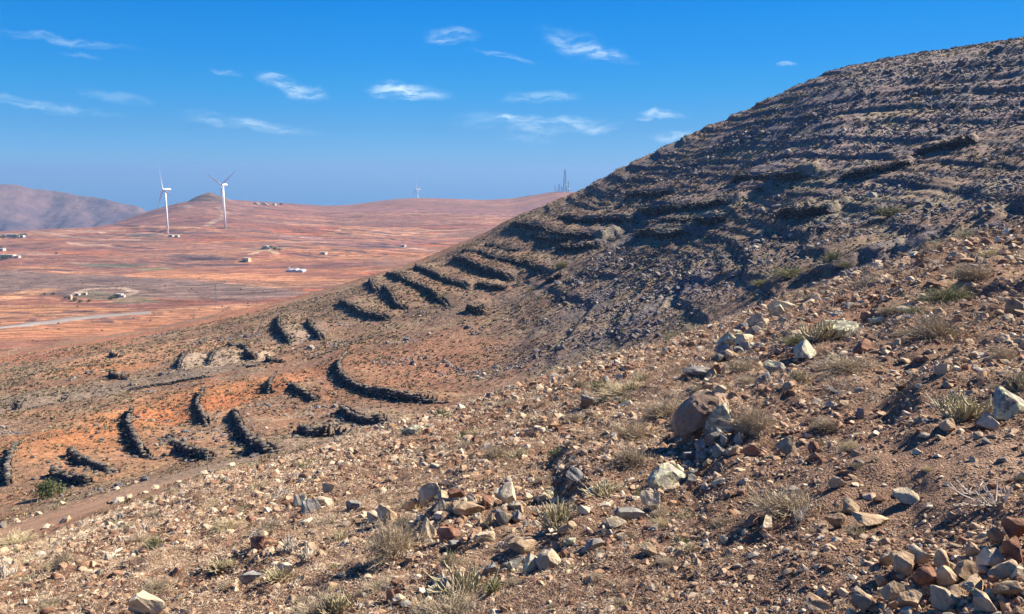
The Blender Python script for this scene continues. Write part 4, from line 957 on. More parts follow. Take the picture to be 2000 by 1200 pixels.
for x, y, w, h, k, lab in [
 (1090, 1030, 120, .8, 0, 'clump of upright pale green sticks right of the boulder cluster'),
 (905, 1168, 170, .7, 1, 'yellow green stick clump near the bottom centre'),
 (1880, 820, 160, .62, 2, 'sprawling stick clump left of the blue grey stone at the right'),
 (1595, 662, 120, .6, 3, 'stick stemmed shrub on the upper slope above the lichen boulder'),
 (655, 1198, 110, .7, 0, 'stick clump at the bottom edge left of centre'),
 (1010, 895, 70, .5, 3, 'low stick clump on the mid slope'),
 (1250, 745, 60, .6, 2, 'stick clump within the yellowish shrub patch'),
 (1180, 965, 120, .4, 1, 'flat brown stick clump left of the pale knobbly stone'),
 (545, 1130, 90, .5, 2, 'low stick clump left of the large bushy shrub'),
 (430, 1110, 80, .4, 1, 'flat stick clump on the lower left slope'),
 (1560, 745, 70, .6, 0, 'twisted stick clump below the yellow lichen rock'),
 (1990, 760, 70, .8, 3, 'stick clump at the right edge above the blue grey stone')]:
    put(SUC[k], 'succulent_shrub', x, y, w, h, lab, 'shrub', GU)
put(DEADM[0], 'dead_branch', 1945, 985, 120, .7, 'bleached curving dead stems at the right edge', 'dead branch')
put(DEADM[1], 'dead_branch', 1900, 960, 80, .4, 'thin bleached stems lying left of the curving dead stems', 'dead branch')
put(DEADM[1], 'dead_branch', 1640, 765, 60, .7, 'small dark bare stem standing on the upper right slope', 'dead branch')

r = np.random.default_rng(47)
DRYN = [dry_bush(470 + i, int(r.uniform(200, 420)), r.uniform(.005, .009), r.uniform(.6, 1.1), r.uniform(.2, 1.2)) for i in range(7)]
for i, me in enumerate(DRYN): me.materials.append((M_TWIG, M_TWIG2, M_TWIG, plain('brown dead twigs', (.20, .14, .09), .9, .3, 5))[i % 4] if i != 3 else M_TWIG)
SUCN = [stick_bush(480 + i, int(r.uniform(14, 40)), r.uniform(.014, .024), r.uniform(.9, 1.6), 3) for i in range(6)]
for i, me in enumerate(SUCN): me.materials.append((M_SUCC, M_DEAD, M_TWIG3)[i % 3])
PL = (('dry_shrub', DRYN, 'small dry twiggy shrub, one of many alike between the stones of the foreground slope', 'small dry shrubs between the foreground stones', 130, (22, 62)),
      ('succulent_shrub', SUCN, 'small clump of bare stick like stems, one of many alike on the foreground slope', 'small stick stemmed clumps between the foreground stones', 75, (22, 60)))
for nm_, ms_, lb_, gp_, cnt_, (lo_, hi_) in PL:
    k_ = 0
    while k_ < cnt_:
        a = r.uniform(-.56, .56); rr = math.exp(r.uniform(math.log(4.5), math.log(34))); x, y = rr * math.sin(a), rr * math.cos(a)
        if fbm(np.array([x / 5]), np.array([y / 5]), 2, 250)[0] < r.uniform(-.5, .5) or (nm_ == 'succulent_shrub' and a > r.uniform(-.3, .6)): continue
        w = rr * r.uniform(lo_, hi_) * (1 - .3 * (rr > 25)) / F; o = link(ms_[r.integers(0, len(ms_))], nm_, None, loc=(x, y, float(ground_z([x], [y])[0]) - .03 * w)); o.scale = (w, w * r.uniform(.7, 1), w * r.uniform(.45, 1.0)); o.rotation_euler = (0, 0, r.uniform(0, 6.28)); tag(o, lb_, 'shrub', gp_); k_ += 1
LB = [leaf_bush_mesh(500 + i) for i in range(3)]
for me in LB: me.materials.append(M_LEAF)
M_LEAF2 = plain('pale olive leaf', (.22, .21, .11), .85, .35, 1)
LB2 = [dry_bush(520 + i, 420, .006, .9) for i in range(3)]
for me in LB2: me.materials.append(M_LEAF2)
def tree(px, py, wpx, label, rmin, rmax, mats=0, hs=1.0, seed=0, name='small_tree', cat='tree', trunk=True):
    p = locate(px, py, rmin, rmax); w = wpx * p.length / F; root = empty(name, p - Vector((0, 0, .03))); tag(root, label, cat); r = np.random.default_rng(seed)
    if trunk:
        m = MB()
        for j in range(4):
            a = r.uniform(0, 6.28); e = Vector((math.cos(a) * w * .22, math.sin(a) * w * .22, w * .42 * hs)); m.tube([(0, 0, -.05), Vector((e.x * .3, e.y * .3, e.z * .5)), e], [w * .035, w * .025, w * .012], 6)
        m.build('trunk', M_WOOD, root, True)
    o = link(LB[seed % 3] if mats == 0 else LB2[seed % 3], 'crown', None, root, (0, 0, w * .12 * hs if trunk else 0)); o.scale = (w, w, w * hs); o.rotation_euler = (0, 0, r.uniform(0, 6.28)); return root
tree(96, 972, 54, 'lone small green tree beside the earth path', 41, 90, 0, .95, 1)
B1 = 'shrubs growing on the dark hillside'
for i, (x, y, w, hs, lab) in enumerate([
 (1905, 478, 85, .75, 'large pale olive shrub at the foot of the dark hill near the right edge'),
 (1845, 490, 80, .6, 'olive shrub joining the left side of the large pale shrub'),
 (1628, 510, 50, .9, 'upright olive shrub in the dark gully'),
 (1650, 520, 44, .5, 'low shrub right of the upright shrub in the gully'),
 (1545, 538, 90, .45, 'broad low olive shrub left of the gully shade'),
 (1490, 556, 50, .5, 'small olive shrub at the left end of the gully shade'),
 (1320, 668, 60, .75, 'grey feathery shrub where the foreground crest meets the hill'),
 (1098, 522, 36, .9, 'round dark shrub at the end of the long terrace wall'),
 (1040, 568, 26, .7, 'small round dark shrub below the terrace flight'),
 (1740, 420, 70, .6, 'wide brown shrub among rocks halfway up the dark hill'),
 (862, 582, 20, .8, 'little shrub between the stepped terrace walls')]):
    t = tree(x, y, w, lab, 44, 300, 1, hs, i, 'hillside_shrub', 'shrub', False); t['group'] = B1
for i, (x, y, w, lab) in enumerate([(42, 462, 9, 'dark tree left of the tiny white hut at the far left'), (49, 461, 8, 'dark tree right behind the tiny white hut at the far left'), (30, 466, 12, 'dark green trees in front of the long farmhouse'),
 (6, 466, 10, 'dark tree at the left edge before the small grey white house'), (8, 507, 14, 'dark tree in front of the long pinkish house'), (2, 487, 8, 'small tree above the low white house at the left edge'),
 (528, 487, 12, 'bright green tree touching the white cube house'), (514, 488, 9, 'green tree left of the white cube house'), (537, 489, 10, 'dark tree right of the white cube house'), (546, 490, 8, 'farthest right of the trees by the white cube house'),
 (128, 584, 9, 'dark green tree left of the pinkish ruin'), (146, 588, 10, 'green tree right of the pinkish ruin'), (175, 590, 9, 'bush in the middle of the valley farmyard'), (158, 591, 9, 'dark bush at the lower side of the farmyard'),
 (218, 586, 12, 'dark tree left of the small pale farm building'), (226, 582, 12, 'taller tree right in front of the small pale farm building'), (104, 576, 7, 'bush at the left end of the farmyard'), (87, 577, 7, 'dark bush on the orange mound left of the farmyard'),
 (477, 512, 6, 'tiny dark tree at the left side of the ochre barn'), (110, 497, 6, 'single dark bush on the red plain at the left'), (549, 401, 7, 'low tree right of the row of houses on the ridge line')]):
    tree(x, y, w, lab, 262, 2500, 0, .9, i, 'valley_tree', 'tree', True)
print('plants', round(time.time() - T0, 1))

# ------------------------------------------------------------------ foreground rocks: the ones that can be told apart
def rock_mesh(seed, mat, sub=4, cuts=12, rough=.14, depth=(.45, .85), dims=(1, 1, 1)):
    V, Fc = rock_shape(sub, seed, cuts, rough, depth=depth); V = V * np.array(dims) * .5
    me = mesh_fast('rock', V, Fc.ravel(), 3, smooth=False); me.materials.append(mat); return me
def rock(px, py, w, h, mat, label, seed, dep=.8, rot=(0, 0, 0), sink=.30, name='rock', cat='rock', group=None, cuts=14, rough=.10, rmin=1.0, rmax=45, depth=(.32, .7), lift=0):
    """px, py: middle of the stone's foot"""
    p = locate(px, py, rmin, rmax); q = p.length / F
    W, H, Dp = w * q, h * q, w * q * dep
    me = rock_mesh(seed, mat, 4, cuts, rough, depth, (W, Dp, H / (1 - sink)))
    o = link(me, name, None, loc=p + Vector((0, Dp * .3, H * (.5 - sink * .95) + lift * q))); o.rotation_euler = tuple(R(v) for v in rot); tag(o, label, cat, group); return o
rock(1376, 840, 132, 72, M_BROWN, 'big pitted brown boulder leaning on the slope', 607, .62, (0, -34, 0), .12, 'boulder', 'boulder', cuts=10, rough=.14, depth=(.5, .82))
rock(1412, 845, 62, 56, M_LICH, 'lichen topped pale boulder against the big brown one', 602, .8, (0, 6, 20), .15, 'boulder', 'boulder', cuts=9)
rock(1395, 812, 60, 44, M_BROWN, 'dark hollow rock behind the big brown boulder', 603, .9, (0, -10, 0), .1, 'boulder', 'boulder', rough=.2)
for i, (x, y, w, h, lab) in enumerate([(1392, 872, 34, 30, 'under the lichen topped boulder'), (1418, 872, 30, 26, 'in the middle of the grey stone pile'), (1442, 868, 30, 26, 'at the right of the grey stone pile'), (1372, 888, 34, 26, 'at the lower left of the grey stone pile'),
    (1405, 892, 34, 22, 'at the lower middle of the grey stone pile'), (1350, 900, 30, 22, 'at the left foot of the grey stone pile'), (1430, 848, 30, 24, 'between the lichen boulder and the twiggy shrub'), (1400, 855, 26, 22, 'just below the lichen topped boulder, smallest of its pile')]):
    rock(x, y, w, h, M_GREY, 'blue grey stone ' + lab, 610 + i, .9, (10 * i, 0, 35 * i), .2, 'stone', 'stone')
for a in [
 (1438, 890, 32, 24, M_PALE, 'pale pinkish stone right of the grey stone pile', 620), (1470, 892, 36, 26, M_RED, 'dark red brown stone right of the pale pinkish one', 621),
 (1308, 952, 86, 42, M_LICH, 'long blue grey slab with lichen near the slope centre', 622), (1352, 950, 26, 22, M_GREY, 'small grey stone right of the long blue grey slab', 623), (1402, 930, 30, 32, M_GREY, 'upright pointed grey stone above the long slab', 624),
 (1310, 962, 30, 16, M_PALE, 'small white stone in front of the long blue grey slab', 625),
 (1278, 1000, 52, 44, M_PALE, 'pale knobbly rock with a narrow foot', 626), (1228, 1018, 70, 22, M_GREY, 'flat grey slab left of the pale knobbly rock', 627), (1200, 1035, 50, 26, M_PALE, 'low whitish rock left of the flat grey slab', 628),
 (1156, 800, 56, 34, M_GREY, 'grey pyramid shaped stone on the upper slope', 629), (1125, 950, 38, 38, M_GREY, 'rounded grey stone standing upright mid slope', 630), (1145, 1008, 34, 20, M_PALE, 'small cream stone right of the green sticks', 631),
 (832, 994, 52, 50, M_PALE, 'pale wedge shaped boulder, tallest of the central cluster', 632), (803, 1002, 34, 34, M_TAN, 'tan boulder left against the pale wedge boulder', 633), (757, 1026, 40, 40, M_TAN, 'orange tan boulder at the left end of the central cluster', 634),
 (908, 1012, 76, 34, M_TAN, 'long flat topped slab in the central cluster', 635), (888, 978, 42, 28, M_RED, 'dark red wedge above the flat topped slab', 636), (993, 985, 60, 40, M_PALE, 'large pale orange rock at the right of the central cluster', 637),
 (836, 1052, 34, 46, M_PALE, 'speckled white upright rock below the central cluster', 638), (984, 1026, 34, 30, M_GREY, 'dark speckled rock under the pale orange rock', 639), (1012, 1024, 30, 30, M_GREY, 'grey tilted rock right of the dark speckled rock', 640),
 (958, 1022, 20, 24, M_PALE, 'small white stone left of the dark speckled rock', 641), (880, 1052, 46, 30, M_RED, 'red brown rock under the flat topped slab', 642), (890, 1072, 46, 22, M_GREY, 'grey speckled slab below the red brown rock', 643),
 (1540, 893, 44, 40, M_TAN, 'rounded brown grey stone alone on the bare slope', 644), (1592, 884, 24, 24, M_RED, 'dark square stone right of the rounded brown grey stone', 645), (1592, 902, 28, 20, M_RED, 'dark red stone just below the dark square stone', 646),
 (1975, 815, 66, 50, M_LICH, 'large blue grey stone at the right edge', 647), (1940, 838, 52, 28, M_PALE, 'pale flat stone left below the large blue grey stone', 648), (1860, 842, 36, 24, M_TAN, 'tan stone under the sprawling stick clump', 649),
 (605, 1002, 40, 32, M_GREY, 'dark grey slab on the left slope', 650), (632, 990, 34, 22, M_PALE, 'white stone right of the dark grey slab', 651), (640, 962, 26, 18, M_PALE, 'small white stone high on the left slope', 652),
 (504, 1072, 34, 32, M_RED, 'red brown stone on the left slope', 653), (480, 1146, 54, 34, M_GREY, 'grey blocky rock on the lower left slope', 654), (555, 1128, 34, 26, M_PALE, 'pale stone right above the grey blocky rock', 655),
 (284, 1206, 78, 44, M_PALE, 'flat topped pale rock at the bottom left', 656), (1025, 1082, 62, 20, M_TAN, 'flat tan slab in the lower central pile', 657), (1072, 1112, 56, 36, M_PALE, 'pinkish white boulder, largest of the lower central pile', 658),
 (1040, 1112, 40, 30, M_LICH, 'speckled grey rock left of the pinkish white boulder', 659), (1000, 1118, 46, 22, M_GREY, 'flat grey slab at the left of the lower central pile', 660), (1156, 1076, 50, 24, M_GREY, 'oval grey stone right of the lower central pile', 661),
 (945, 1062, 44, 24, M_PALE, 'pale triangular slab between the two central clusters', 662), (1112, 1040, 44, 24, M_TAN, 'tan rock right below the green sticks', 663), (1270, 1085, 34, 24, M_TAN, 'orange tan stone right of the oval grey stone', 664),
 (1712, 1030, 76, 22, M_TAN, 'long flat tan stone on the lower right slope', 665), (1664, 1004, 34, 26, M_TAN, 'wedge stone above the left end of the long flat stone', 666), (1640, 1032, 44, 34, M_TAN, 'tan blocky stone left of the long flat stone', 667), (1782, 982, 56, 20, M_PALE, 'long whitish stone on the lower right slope', 668),
 (1640, 952, 34, 22, M_TAN, 'brown tan stone right of the wide dry shrub', 669), (1470, 1030, 34, 28, M_RED, 'dark brown pointed stone below the wide dry shrub', 670), (1500, 1036, 28, 24, M_PALE, 'pale stone right of the dark brown pointed stone', 671),
 (1655, 660, 78, 34, M_LICH, 'long dark boulder with lichen on the upper right slope', 672), (1572, 700, 50, 34, M_LICH, 'yellow lichen rock on the upper right slope', 673), (1712, 625 + 10, 34, 18, M_LICH, 'small lichen stone at the right end of the long dark boulder', 674),
 (1530, 606, 56, 20, M_PALE, 'pale boulder lying on the crest line', 675), (1488, 632, 52, 22, M_PALE, 'second pale boulder on the crest, left below the first', 676), (1815, 594, 46, 22, M_PALE, 'pale boulder on the upper right slope under the dark shrub', 677), (1770, 610, 34, 16, M_PALE, 'small pale boulder left of the pale boulder under the dark shrub', 678),
 (1990, 612, 40, 28, M_TAN, 'tan boulder at the right edge of the upper slope', 679), (1515, 732, 44, 28, M_LICH, 'mossy topped stone left on the upper slope', 680), (1495, 752, 44, 28, M_GREY, 'dark blue stone under the mossy topped stone', 681), (1845, 728, 34, 20, M_PALE, 'cream wedge stone on the right slope', 682),
 (1690, 690, 40, 22, M_RED, 'dark red stone below the long dark boulder', 683), (1545, 760, 34, 22, M_TAN, 'tan stone right of the dark blue stone', 684), (1680, 890 - 70, 20, 22, M_GREY, 'white blue chip standing on the bare red slope', 685), (800, 850, 44, 18, M_LICH, 'mossy flat rock on the upper edge of the left slope', 686),
 (1455, 676, 42, 30, M_PALE, 'cream block on top of the crest stone pile', 687), (1422, 676, 40, 28, M_LICH, 'lichen stone left of the cream block', 688), (1420, 698, 40, 28, M_GREY, 'blue grey block under the lichen stone', 689), (1444, 690, 20, 14, M_GREY, 'small dark stone wedged in the crest stone pile', 690),
 (1448, 646, 26, 14, M_GREY, 'grey stone at the top of the crest stone pile', 691), (1475, 655, 34, 18, M_GREY, 'dark flat stone right of the cream block', 692), (1405, 708, 26, 16, M_GREY, 'lowest grey stone of the crest pile', 693), (1365, 735, 64, 22, M_GREY, 'long dark slab below the crest stone pile', 694)]:
    x, y, w, h, mt, lab, sd_ = a; r = np.random.default_rng(sd_)
    rock(x, y, w, h, mt, lab, sd_, r.uniform(.6, 1.0), (r.uniform(-14, 14), r.uniform(-14, 14), r.uniform(-25, 25)), .2, 'stone' if w < 45 else 'rock', 'stone' if w < 45 else 'rock')
# stones of an old tumbled wall straggling down the slope
r = np.random.default_rng(37); CH = [(1520, 610), (1440, 680), (1385, 745), (1400, 870), (1300, 960), (1190, 1040), (1040, 1105), (880, 1150), (720, 1190)]; CH2 = [(560, 1000), (740, 1010), (860, 990), (1000, 1000), (1100, 960)]
def chain(pts, n, lo, hi, lab, grp, sp):
    L_ = [0]
    for a_, b_ in zip(pts[:-1], pts[1:]): L_.append(L_[-1] + math.hypot(b_[0] - a_[0], b_[1] - a_[1]))
    for i in range(n):
        t = r.uniform(0, L_[-1]); x_ = np.interp(t, L_, [q[0] for q in pts]) + r.normal(0, sp); y_ = np.interp(t, L_, [q[1] for q in pts]) + r.normal(0, sp * .6); w = r.uniform(lo, hi)
        rock(x_, y_, w, w * r.uniform(.5, .85), (M_GREY, M_PALE, M_TAN, M_LICH, M_RED)[r.choice(5, p=[.25, .3, .25, .1, .1])], lab, 760 + i % 24, r.uniform(.6, 1), tuple(r.uniform(-20, 20, 3)), .3, 'stone', 'stone', grp)
chain(CH, 70, 12, 34, 'stone of the tumbled line straggling from the crest pile past the brown boulder', 'stones of the tumbled line down the slope', 13)
chain(CH2, 44, 13, 36, 'stone packed among the central boulder cluster on the lower slope', 'stones packed around the central boulder cluster', 16)
# the heap of tan rubble in the lower right corner
r = np.random.default_rng(31)
heap = [(1735, 1110, 34, 28), (1765, 1118, 36, 34), (1800, 1110, 40, 34), (1770, 1130, 42, 40), (1815, 1160, 52, 52), (1845, 1125, 44, 40), (1860, 1158, 46, 38), (1890, 1140, 46, 40), (1905, 1170, 54, 34), (1935, 1118, 46, 40), (1960, 1145, 52, 40),
        (1985, 1105, 50, 44), (1975, 1175, 52, 30), (1740, 1185, 50, 40), (1780, 1200, 44, 36), (1690, 1200, 46, 34), (1850, 1195, 56, 34), (1930, 1205, 60, 34), (1990, 1060, 48, 40), (1950, 1070, 34, 28), (1905, 1095, 34, 26), (1720, 1150, 30, 26), (1600, 1203, 50, 26), (1995, 1140, 36, 30)]
for i, (x, y, w, h) in enumerate(heap):
    rock(x, y, w * .95, h * .95, (M_TAN, M_TAN, M_PALE, M_TAN, M_RED, M_TAN, M_TAN)[i % 7], 'angular tan or brown stone in the rubble heap at the lower right corner', 700 + i, r.uniform(.7, 1), tuple(r.uniform(-30, 30, 3)), .12, 'stone', 'stone', 'stones of the rubble heap at the lower right', lift=6)
print('rocks', round(time.time() - T0, 1))

hm = MB(); r = np.random.default_rng(33); hx_, hs_ = [], []
for i in range(420):
    x_, y_ = r.uniform(1660, 2010), r.uniform(1075, 1215)
    if y_ < 1190 - (x_ - 1680) * .45: continue
    hx_.append(locate(x_, y_)[:]); hs_.append(r.uniform(7, 20))
P_ = np.array(hx_); q_ = np.linalg.norm(P_, axis=1) / F * np.array(hs_); n_ = len(P_); P_[:, 2] += q_ * .25
V_, F_, C_ = merged(ROCK_MD, P_, np.stack([q_ * .7, q_ * .6, q_ * .45], 1), rot_mats(n_, r, .5), stone_cols(n_, r, [.25, .2, .18, .12, .12, .03, .05, .05]), r)
tag(link(mesh_fast('heap_gravel', V_, F_.ravel(), 3, C_), 'heap_gravel', M_GRAVEL), 'small broken stones filling the rubble heap at the lower right corner', kind='stuff')
# loose stones that look alike: individual objects sharing a few meshes
KIND = [(M_TAN, 'tan', .40), (M_RED, 'red brown', .25), (M_GREY, 'grey', .12), (M_PALE, 'pale cream', .23)]
for mt, nm, _ in KIND: pass
proto = {}
for mt, nm, _ in KIND:
    proto[nm] = []
    for i in range(8):
        V, Fc = ROCK_HI[(i * 3 + len(nm)) % 14]; me = mesh_fast('stone', V * .5, Fc.ravel(), 3); me.materials.append(mt); proto[nm].append(me)
r = np.random.default_rng(41)
for i in range(90):
    a = r.uniform(-.56, .56); rr = math.exp(r.uniform(math.log(3.6), math.log(26))); x, y = rr * math.sin(a), rr * math.cos(a); z = float(ground_z([x], [y])[0])
    s = rr * r.uniform(11, 22) / F; k = KIND[r.choice(4, p=[q[2] for q in KIND])]
    o = link(proto[k[1]][r.integers(0, 8)], 'stone', None, loc=(x, y, z + s * .12)); o.scale = (s, s * r.uniform(.6, 1), s * r.uniform(.4, .75)); o.rotation_euler = (r.normal(0, .3), r.normal(0, .3), r.uniform(0, 6.28))
    tag(o, 'loose %s stone, one of many lying scattered over the foreground slope' % k[1], 'stone', 'loose %s stones scattered over the foreground slope' % k[1])
def near_points(n, r, lo=2.0, hi=42, amax=.62, dens=True):
    a = r.uniform(-amax, amax, n); rr = np.exp(r.uniform(math.log(lo), math.log(hi), n)); x, y = rr * np.sin(a), rr * np.cos(a)
    if dens:
        d = fbm(x / 2.6, y / 2.6, 3, 201) + .5 * fbm(x / .7, y / .7, 2, 203); k = r.uniform(-.55, .55, n) < d * 1.1 + .22; a, rr, x, y = a[k], rr[k], x[k], y[k]
    # keep the earth path and the far bank clean
    return x, y, rr
def gravel():
    r = np.random.default_rng(51); x, y, rr = near_points(230000, r, 2.0, 38.5); n = len(x); z = ground_z(x, y)
    px = np.minimum(r.pareto(1.9, n) * 3.0 + 2.5, 21); s = rr * px / F
    scl = np.stack([s * r.uniform(.45, .75, n), s * r.uniform(.35, .6, n), s * r.uniform(.22, .45, n)], 1); pos = np.stack([x, y, z + scl[:, 2] * .15], 1)
    cols = stone_cols(n, r, [.17, .15, .16, .17, .10, .05, .14, .06]); sm = r.uniform(size=n) < np.where(px < 5, .55, .12); cols[sm] = np.array([(.27, .16, .105)]) * r.uniform(.55, 1.35, (sm.sum(), 1)); rm = rot_mats(n, r, .35); big = px > 6
    ex = []                                    # stones set along both edges of the earth path
    for side_ in (-5.2, 5.2):
        for p_, q_ in zip(PATH[:-1], PATH[1:]):
            d = q_ - p_; l = np.linalg.norm(d); nn = np.array([-d[1], d[0]]) / l; t = np.arange(0, l, .5); t = t[r.uniform(size=len(t)) < .6]; e = p_ + np.outer(t / l, d) + nn * side_ + r.normal(0, .5, (len(t), 2)); ex.append(e)
    ex = np.concatenate(ex); m_ = len(ex); s2 = r.uniform(.12, .34, m_); sc2 = np.stack([s2, s2 * .8, s2 * .6], 1); pos = np.concatenate([pos, np.column_stack([ex, ground_z(ex[:, 0], ex[:, 1]) + s2 * .25])])
    scl = np.concatenate([scl, sc2]); cols = np.concatenate([cols, stone_cols(m_, r, [.2, .3, .05, .05, .25, .05, 0, .1])]); rm = np.concatenate([rm, rot_mats(m_, r, .3)]); big = np.concatenate([big, np.zeros(m_, bool)])
    V1, F1, C1 = merged(ROCK_LO, pos[~big], scl[~big], rm[~big], cols[~big], r); V2, F2, C2 = merged(ROCK_MD, pos[big], scl[big], rm[big], cols[big], r)
    me = mesh_fast('gravel', np.concatenate([V1, V2]), np.concatenate([F1, F2 + len(V1)]).ravel(), 3, np.concatenate([C1, C2]))
    tag(link(me, 'gravel', M_GRAVEL), 'countless small tan and brown stones covering the foreground slope', kind='stuff'); print('gravel', n)
gravel()
# dry tufts, straw and twigs
def tuft_shape(seed, n=9, wid=.05):
    r = np.random.default_rng(seed); V = []; Fc = []
    for i in range(n):
        a = r.uniform(0, 6.28); el = r.uniform(.5, 1.4); L_ = r.uniform(.5, 1); d = np.array([math.cos(a) * math.cos(el), math.sin(a) * math.cos(el), math.sin(el)]); s = np.cross(d, r.normal(size=3)); s /= np.linalg.norm(s); b = len(V)
        p0 = r.normal(0, .12, 3) * [1, 1, 0]; m_ = p0 + d * L_ * .6; V += [p0 - s * wid, p0 + s * wid, m_ + s * wid * .8, m_ - s * wid * .8, p0 + d * L_ + np.array([0, 0, -.08])]; Fc += [(b, b + 1, b + 2), (b, b + 2, b + 3), (b + 3, b + 2, b + 4)]
    return np.array(V), np.array(Fc)
def simple_attr(name):
    m, t, p, L = new_mat(name); p.inputs['Roughness'].default_value = .95; p.inputs['Specular IOR Level'].default_value = .1; at = N(t, 'ShaderNodeAttribute', attribute_name='Col'); L(at.outputs['Color'], p.inputs['Base Color']); return m
M_TUFT = simple_attr('dry tufts')
def tufts():
    r = np.random.default_rng(61); x, y, rr = near_points(22000, r, 2.5, 40, .62, False); d = fbm(x / 3, y / 3, 3, 211) + .4 * fbm(x, y, 2, 212); k = d > r.uniform(-.4, .5, len(x)); x, y, rr = x[k], y[k], rr[k]; n = len(x)
    z = ground_z(x, y); s = rr * r.uniform(7, 20, n) / F; scl = np.stack([s * .7, s * .7, s * r.uniform(.4, .9, n)], 1)
    c = np.array([(.44, .33, .22), (.34, .24, .165), (.50, .40, .28), (.27, .22, .14), (.24, .15, .10)])[r.integers(0, 5, n)] * r.uniform(.8, 1.15, (n, 1))
    V, Fc, cc = merged([tuft_shape(i, 10, .022) for i in range(8)], np.stack([x, y, z], 1), scl, rot_mats(n, r, .15), c, r)
    tag(link(mesh_fast('dry_grass', V, Fc.ravel(), 3, cc), 'dry_grass', M_TUFT), 'dry straw tufts and twigs between the stones of the foreground', kind='stuff')
tufts()
def stick_shape(seed, n=7, wid=.04):
    r = np.random.default_rng(seed); V = []; Fc = []
    for i in range(n):
        p = r.normal(0, .35, 3) * [1, 1, .15]; a = r.uniform(0, 6.28); el = r.uniform(-.1, 1.0); b = len(V); L_ = r.uniform(.18, .34)
        for j in range(5):
            d = np.array([math.cos(a) * math.cos(el), math.sin(a) * math.cos(el), math.sin(el)]); s = np.cross(d, [.3, .2, 1.0]); s /= np.linalg.norm(s); w = wid * (1 - .12 * j)
            V += [p - s * w, p + s * w, p + np.array([0, 0, w * 1.4])]; p = p + d * L_; a += r.normal(0, .7); el = el * .8 + r.normal(0, .35)
        for j in range(4):
            q = b + 3 * j; Fc += [(q, q + 3, q + 5), (q, q + 5, q + 2), (q + 1, q + 2, q + 5), (q + 1, q + 5, q + 4)]
    return np.array(V), np.array(Fc)
def litter():
    r = np.random.default_rng(65); x, y, rr = near_points(56000, r, 2.3, 38, .62, False); a = np.arctan2(x, y); d = fbm(x / 2.4 + 50, y / 2.4, 3, 214) + .35 - a * .7; k = d > r.uniform(-.3, .7, len(x)); x, y, rr = x[k], y[k], rr[k]; n = len(x)
    z = ground_z(x, y); s = rr * r.uniform(6, 15, n) / F; scl = np.stack([s, s, s * r.uniform(.5, 1, n)], 1)
    c = np.array([(.60, .47, .34), (.46, .33, .23), (.68, .56, .42), (.32, .24, .15), (.28, .17, .11)])[r.integers(0, 5, n)] * r.uniform(.8, 1.15, (n, 1))
    V, Fc, cc = merged([stick_shape(i) for i in range(10)], np.stack([x, y, z + s * .06], 1), scl, rot_mats(n, r, .1), c, r)
    tag(link(mesh_fast('dry_stems', V, Fc.ravel(), 3, cc), 'dry_stems', M_TUFT), 'bleached curling stems of dried succulents lying among the stones', kind='stuff'); print('litter', n)
litter()
def plain_bushes():
    r = np.random.default_rng(67); n = 3000; a = r.uniform(-.56, .1, n); rr = np.exp(r.uniform(math.log(420), math.log(1900), n)); x, y = rr * np.sin(a), rr * np.cos(a); k = fbm(x / 90, y / 30, 3, 217) > r.uniform(.05, .6, n); x, y = x[k], y[k]; n = len(x)
    s = r.uniform(.5, 1.4, n); c = np.array([(.10, .08, .06), (.13, .12, .07), (.16, .11, .09)])[r.integers(0, 3, n)]
    V, Fc, cc = merged([tuft_shape(80 + i, 16, .2) for i in range(5)], np.stack([x, y, ground_z(x, y)], 1), np.stack([s * 1.4, s, s * .8], 1), rot_mats(n, r, .05), c, r)
    tag(link(mesh_fast('ground_cover', V, Fc.ravel(), 3, cc), 'ground_cover', M_TUFT), 'dark low bushes dotted over the far red farmland', kind='stuff')
plain_bushes()
# hillside scrub and rubble
def hill_points(n, r, lo=40, hi=225, amax=.60, keep_path=True):
    a = r.uniform(-amax, amax, n); rr = lo + (hi - lo) * r.uniform(0, 1, n) ** .9; k = np.ones(n, bool)
    for p_, q_ in zip(PATH[:-1], PATH[1:]):
        d = q_ - p_; x, y = rr * np.sin(a), rr * np.cos(a); t = np.clip(((x - p_[0]) * d[0] + (y - p_[1]) * d[1]) / (d @ d), 0, 1); k &= np.hypot(x - p_[0] - t * d[0], y - p_[1] - t * d[1]) > 4.6
    rr, a = rr[k], a[k]; return rr * np.sin(a), rr * np.cos(a), rr, a
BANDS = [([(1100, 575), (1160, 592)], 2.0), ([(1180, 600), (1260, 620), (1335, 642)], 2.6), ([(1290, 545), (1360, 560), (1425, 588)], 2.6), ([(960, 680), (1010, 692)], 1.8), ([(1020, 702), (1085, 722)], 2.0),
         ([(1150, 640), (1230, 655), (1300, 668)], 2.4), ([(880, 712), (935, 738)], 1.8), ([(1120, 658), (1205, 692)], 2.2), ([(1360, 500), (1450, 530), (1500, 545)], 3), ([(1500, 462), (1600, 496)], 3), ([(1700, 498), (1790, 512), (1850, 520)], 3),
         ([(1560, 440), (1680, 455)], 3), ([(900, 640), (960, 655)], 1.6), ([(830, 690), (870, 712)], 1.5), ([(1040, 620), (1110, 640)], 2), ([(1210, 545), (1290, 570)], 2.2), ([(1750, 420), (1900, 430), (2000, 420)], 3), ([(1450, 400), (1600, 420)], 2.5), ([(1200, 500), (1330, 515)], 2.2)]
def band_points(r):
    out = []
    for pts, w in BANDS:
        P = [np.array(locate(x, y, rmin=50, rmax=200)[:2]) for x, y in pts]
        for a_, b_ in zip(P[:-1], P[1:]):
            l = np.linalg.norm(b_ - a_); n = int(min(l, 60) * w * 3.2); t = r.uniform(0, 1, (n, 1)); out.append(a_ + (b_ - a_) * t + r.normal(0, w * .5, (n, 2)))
    return np.concatenate(out)
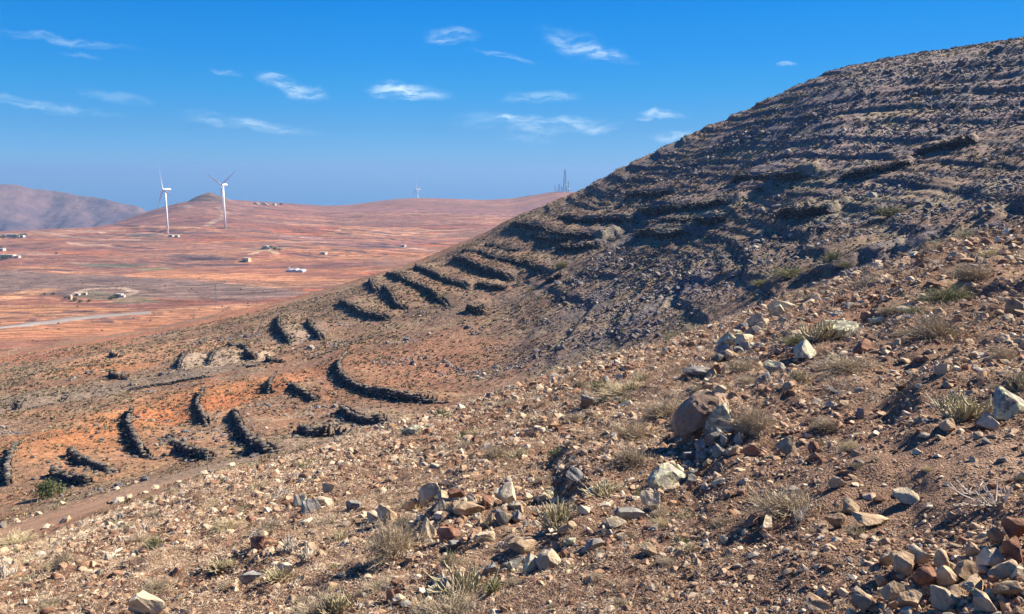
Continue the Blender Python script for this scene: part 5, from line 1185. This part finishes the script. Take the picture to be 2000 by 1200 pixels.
def hill_stuff():
    r = np.random.default_rng(71); x, y, rr, a = hill_points(52000, r)
    d = fbm(x / 10, y / 10, 3, 221) + .6 * fbm(x / 2.5, y / 2.5, 2, 222)
    k = d > r.uniform(-.6, .6, len(x)); x, y, rr, a = x[k], y[k], rr[k], a[k]; n = len(x); z = ground_z(x, y)
    s = r.uniform(.18, .55, n) * np.clip(rr / 110, .6, 1.4); scl = np.stack([s, s, s * r.uniform(.45, .8, n)], 1)
    c = np.array([(.30, .24, .155), (.24, .185, .125), (.36, .30, .19), (.22, .20, .12), (.18, .13, .10)])[r.integers(0, 5, n)] * r.uniform(.75, 1.15, (n, 1))
    V, Fc, cc = merged([tuft_shape(50 + i, 12, .13) for i in range(8)], np.stack([x, y, z - s * .05], 1), scl, rot_mats(n, r, .1), c, r)
    tag(link(mesh_fast('scrub', V, Fc.ravel(), 3, cc), 'scrub', M_TUFT), 'low dry scrub dotted all over the hillside', kind='stuff')
    # rubble: dense where the outcrops are
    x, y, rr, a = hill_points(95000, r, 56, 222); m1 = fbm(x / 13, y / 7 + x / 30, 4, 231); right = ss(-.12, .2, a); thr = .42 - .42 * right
    wl = np.concatenate([q[0] for q in wall_lines if q[0][:, 1].mean() > 95]); near_w = np.zeros(len(x), bool)
    for c in wl[::2]: near_w |= (np.abs(x - c[0]) < 3) & (np.abs(y - c[1]) < 3.2)
    k = ((m1 + r.normal(0, .14, len(x))) > thr) & ~near_w; x, y, rr, a = x[k], y[k], rr[k], a[k]; n = len(x); z = ground_z(x, y)
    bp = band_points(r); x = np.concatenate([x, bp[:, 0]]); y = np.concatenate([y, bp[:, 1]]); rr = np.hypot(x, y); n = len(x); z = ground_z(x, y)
    s = np.minimum(.14 + r.pareto(2.8, n) * .13, .8) * np.clip(rr / 120, .6, 1.1) * (1 - .45 * ss(170, 195, rr)); scl = np.stack([s * r.uniform(.6, 1, n), s * r.uniform(.5, .9, n), s * r.uniform(.4, .8, n)], 1)
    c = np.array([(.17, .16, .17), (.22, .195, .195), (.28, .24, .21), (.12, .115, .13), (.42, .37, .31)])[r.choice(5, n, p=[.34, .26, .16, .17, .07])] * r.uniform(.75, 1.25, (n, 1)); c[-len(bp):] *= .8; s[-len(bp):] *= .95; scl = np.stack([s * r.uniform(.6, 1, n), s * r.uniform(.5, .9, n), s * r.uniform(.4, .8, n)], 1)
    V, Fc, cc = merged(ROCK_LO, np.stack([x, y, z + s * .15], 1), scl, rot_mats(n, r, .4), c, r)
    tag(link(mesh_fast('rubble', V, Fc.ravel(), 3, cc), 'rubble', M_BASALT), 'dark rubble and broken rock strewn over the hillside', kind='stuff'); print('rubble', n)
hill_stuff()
print('done', round(time.time() - T0, 1))
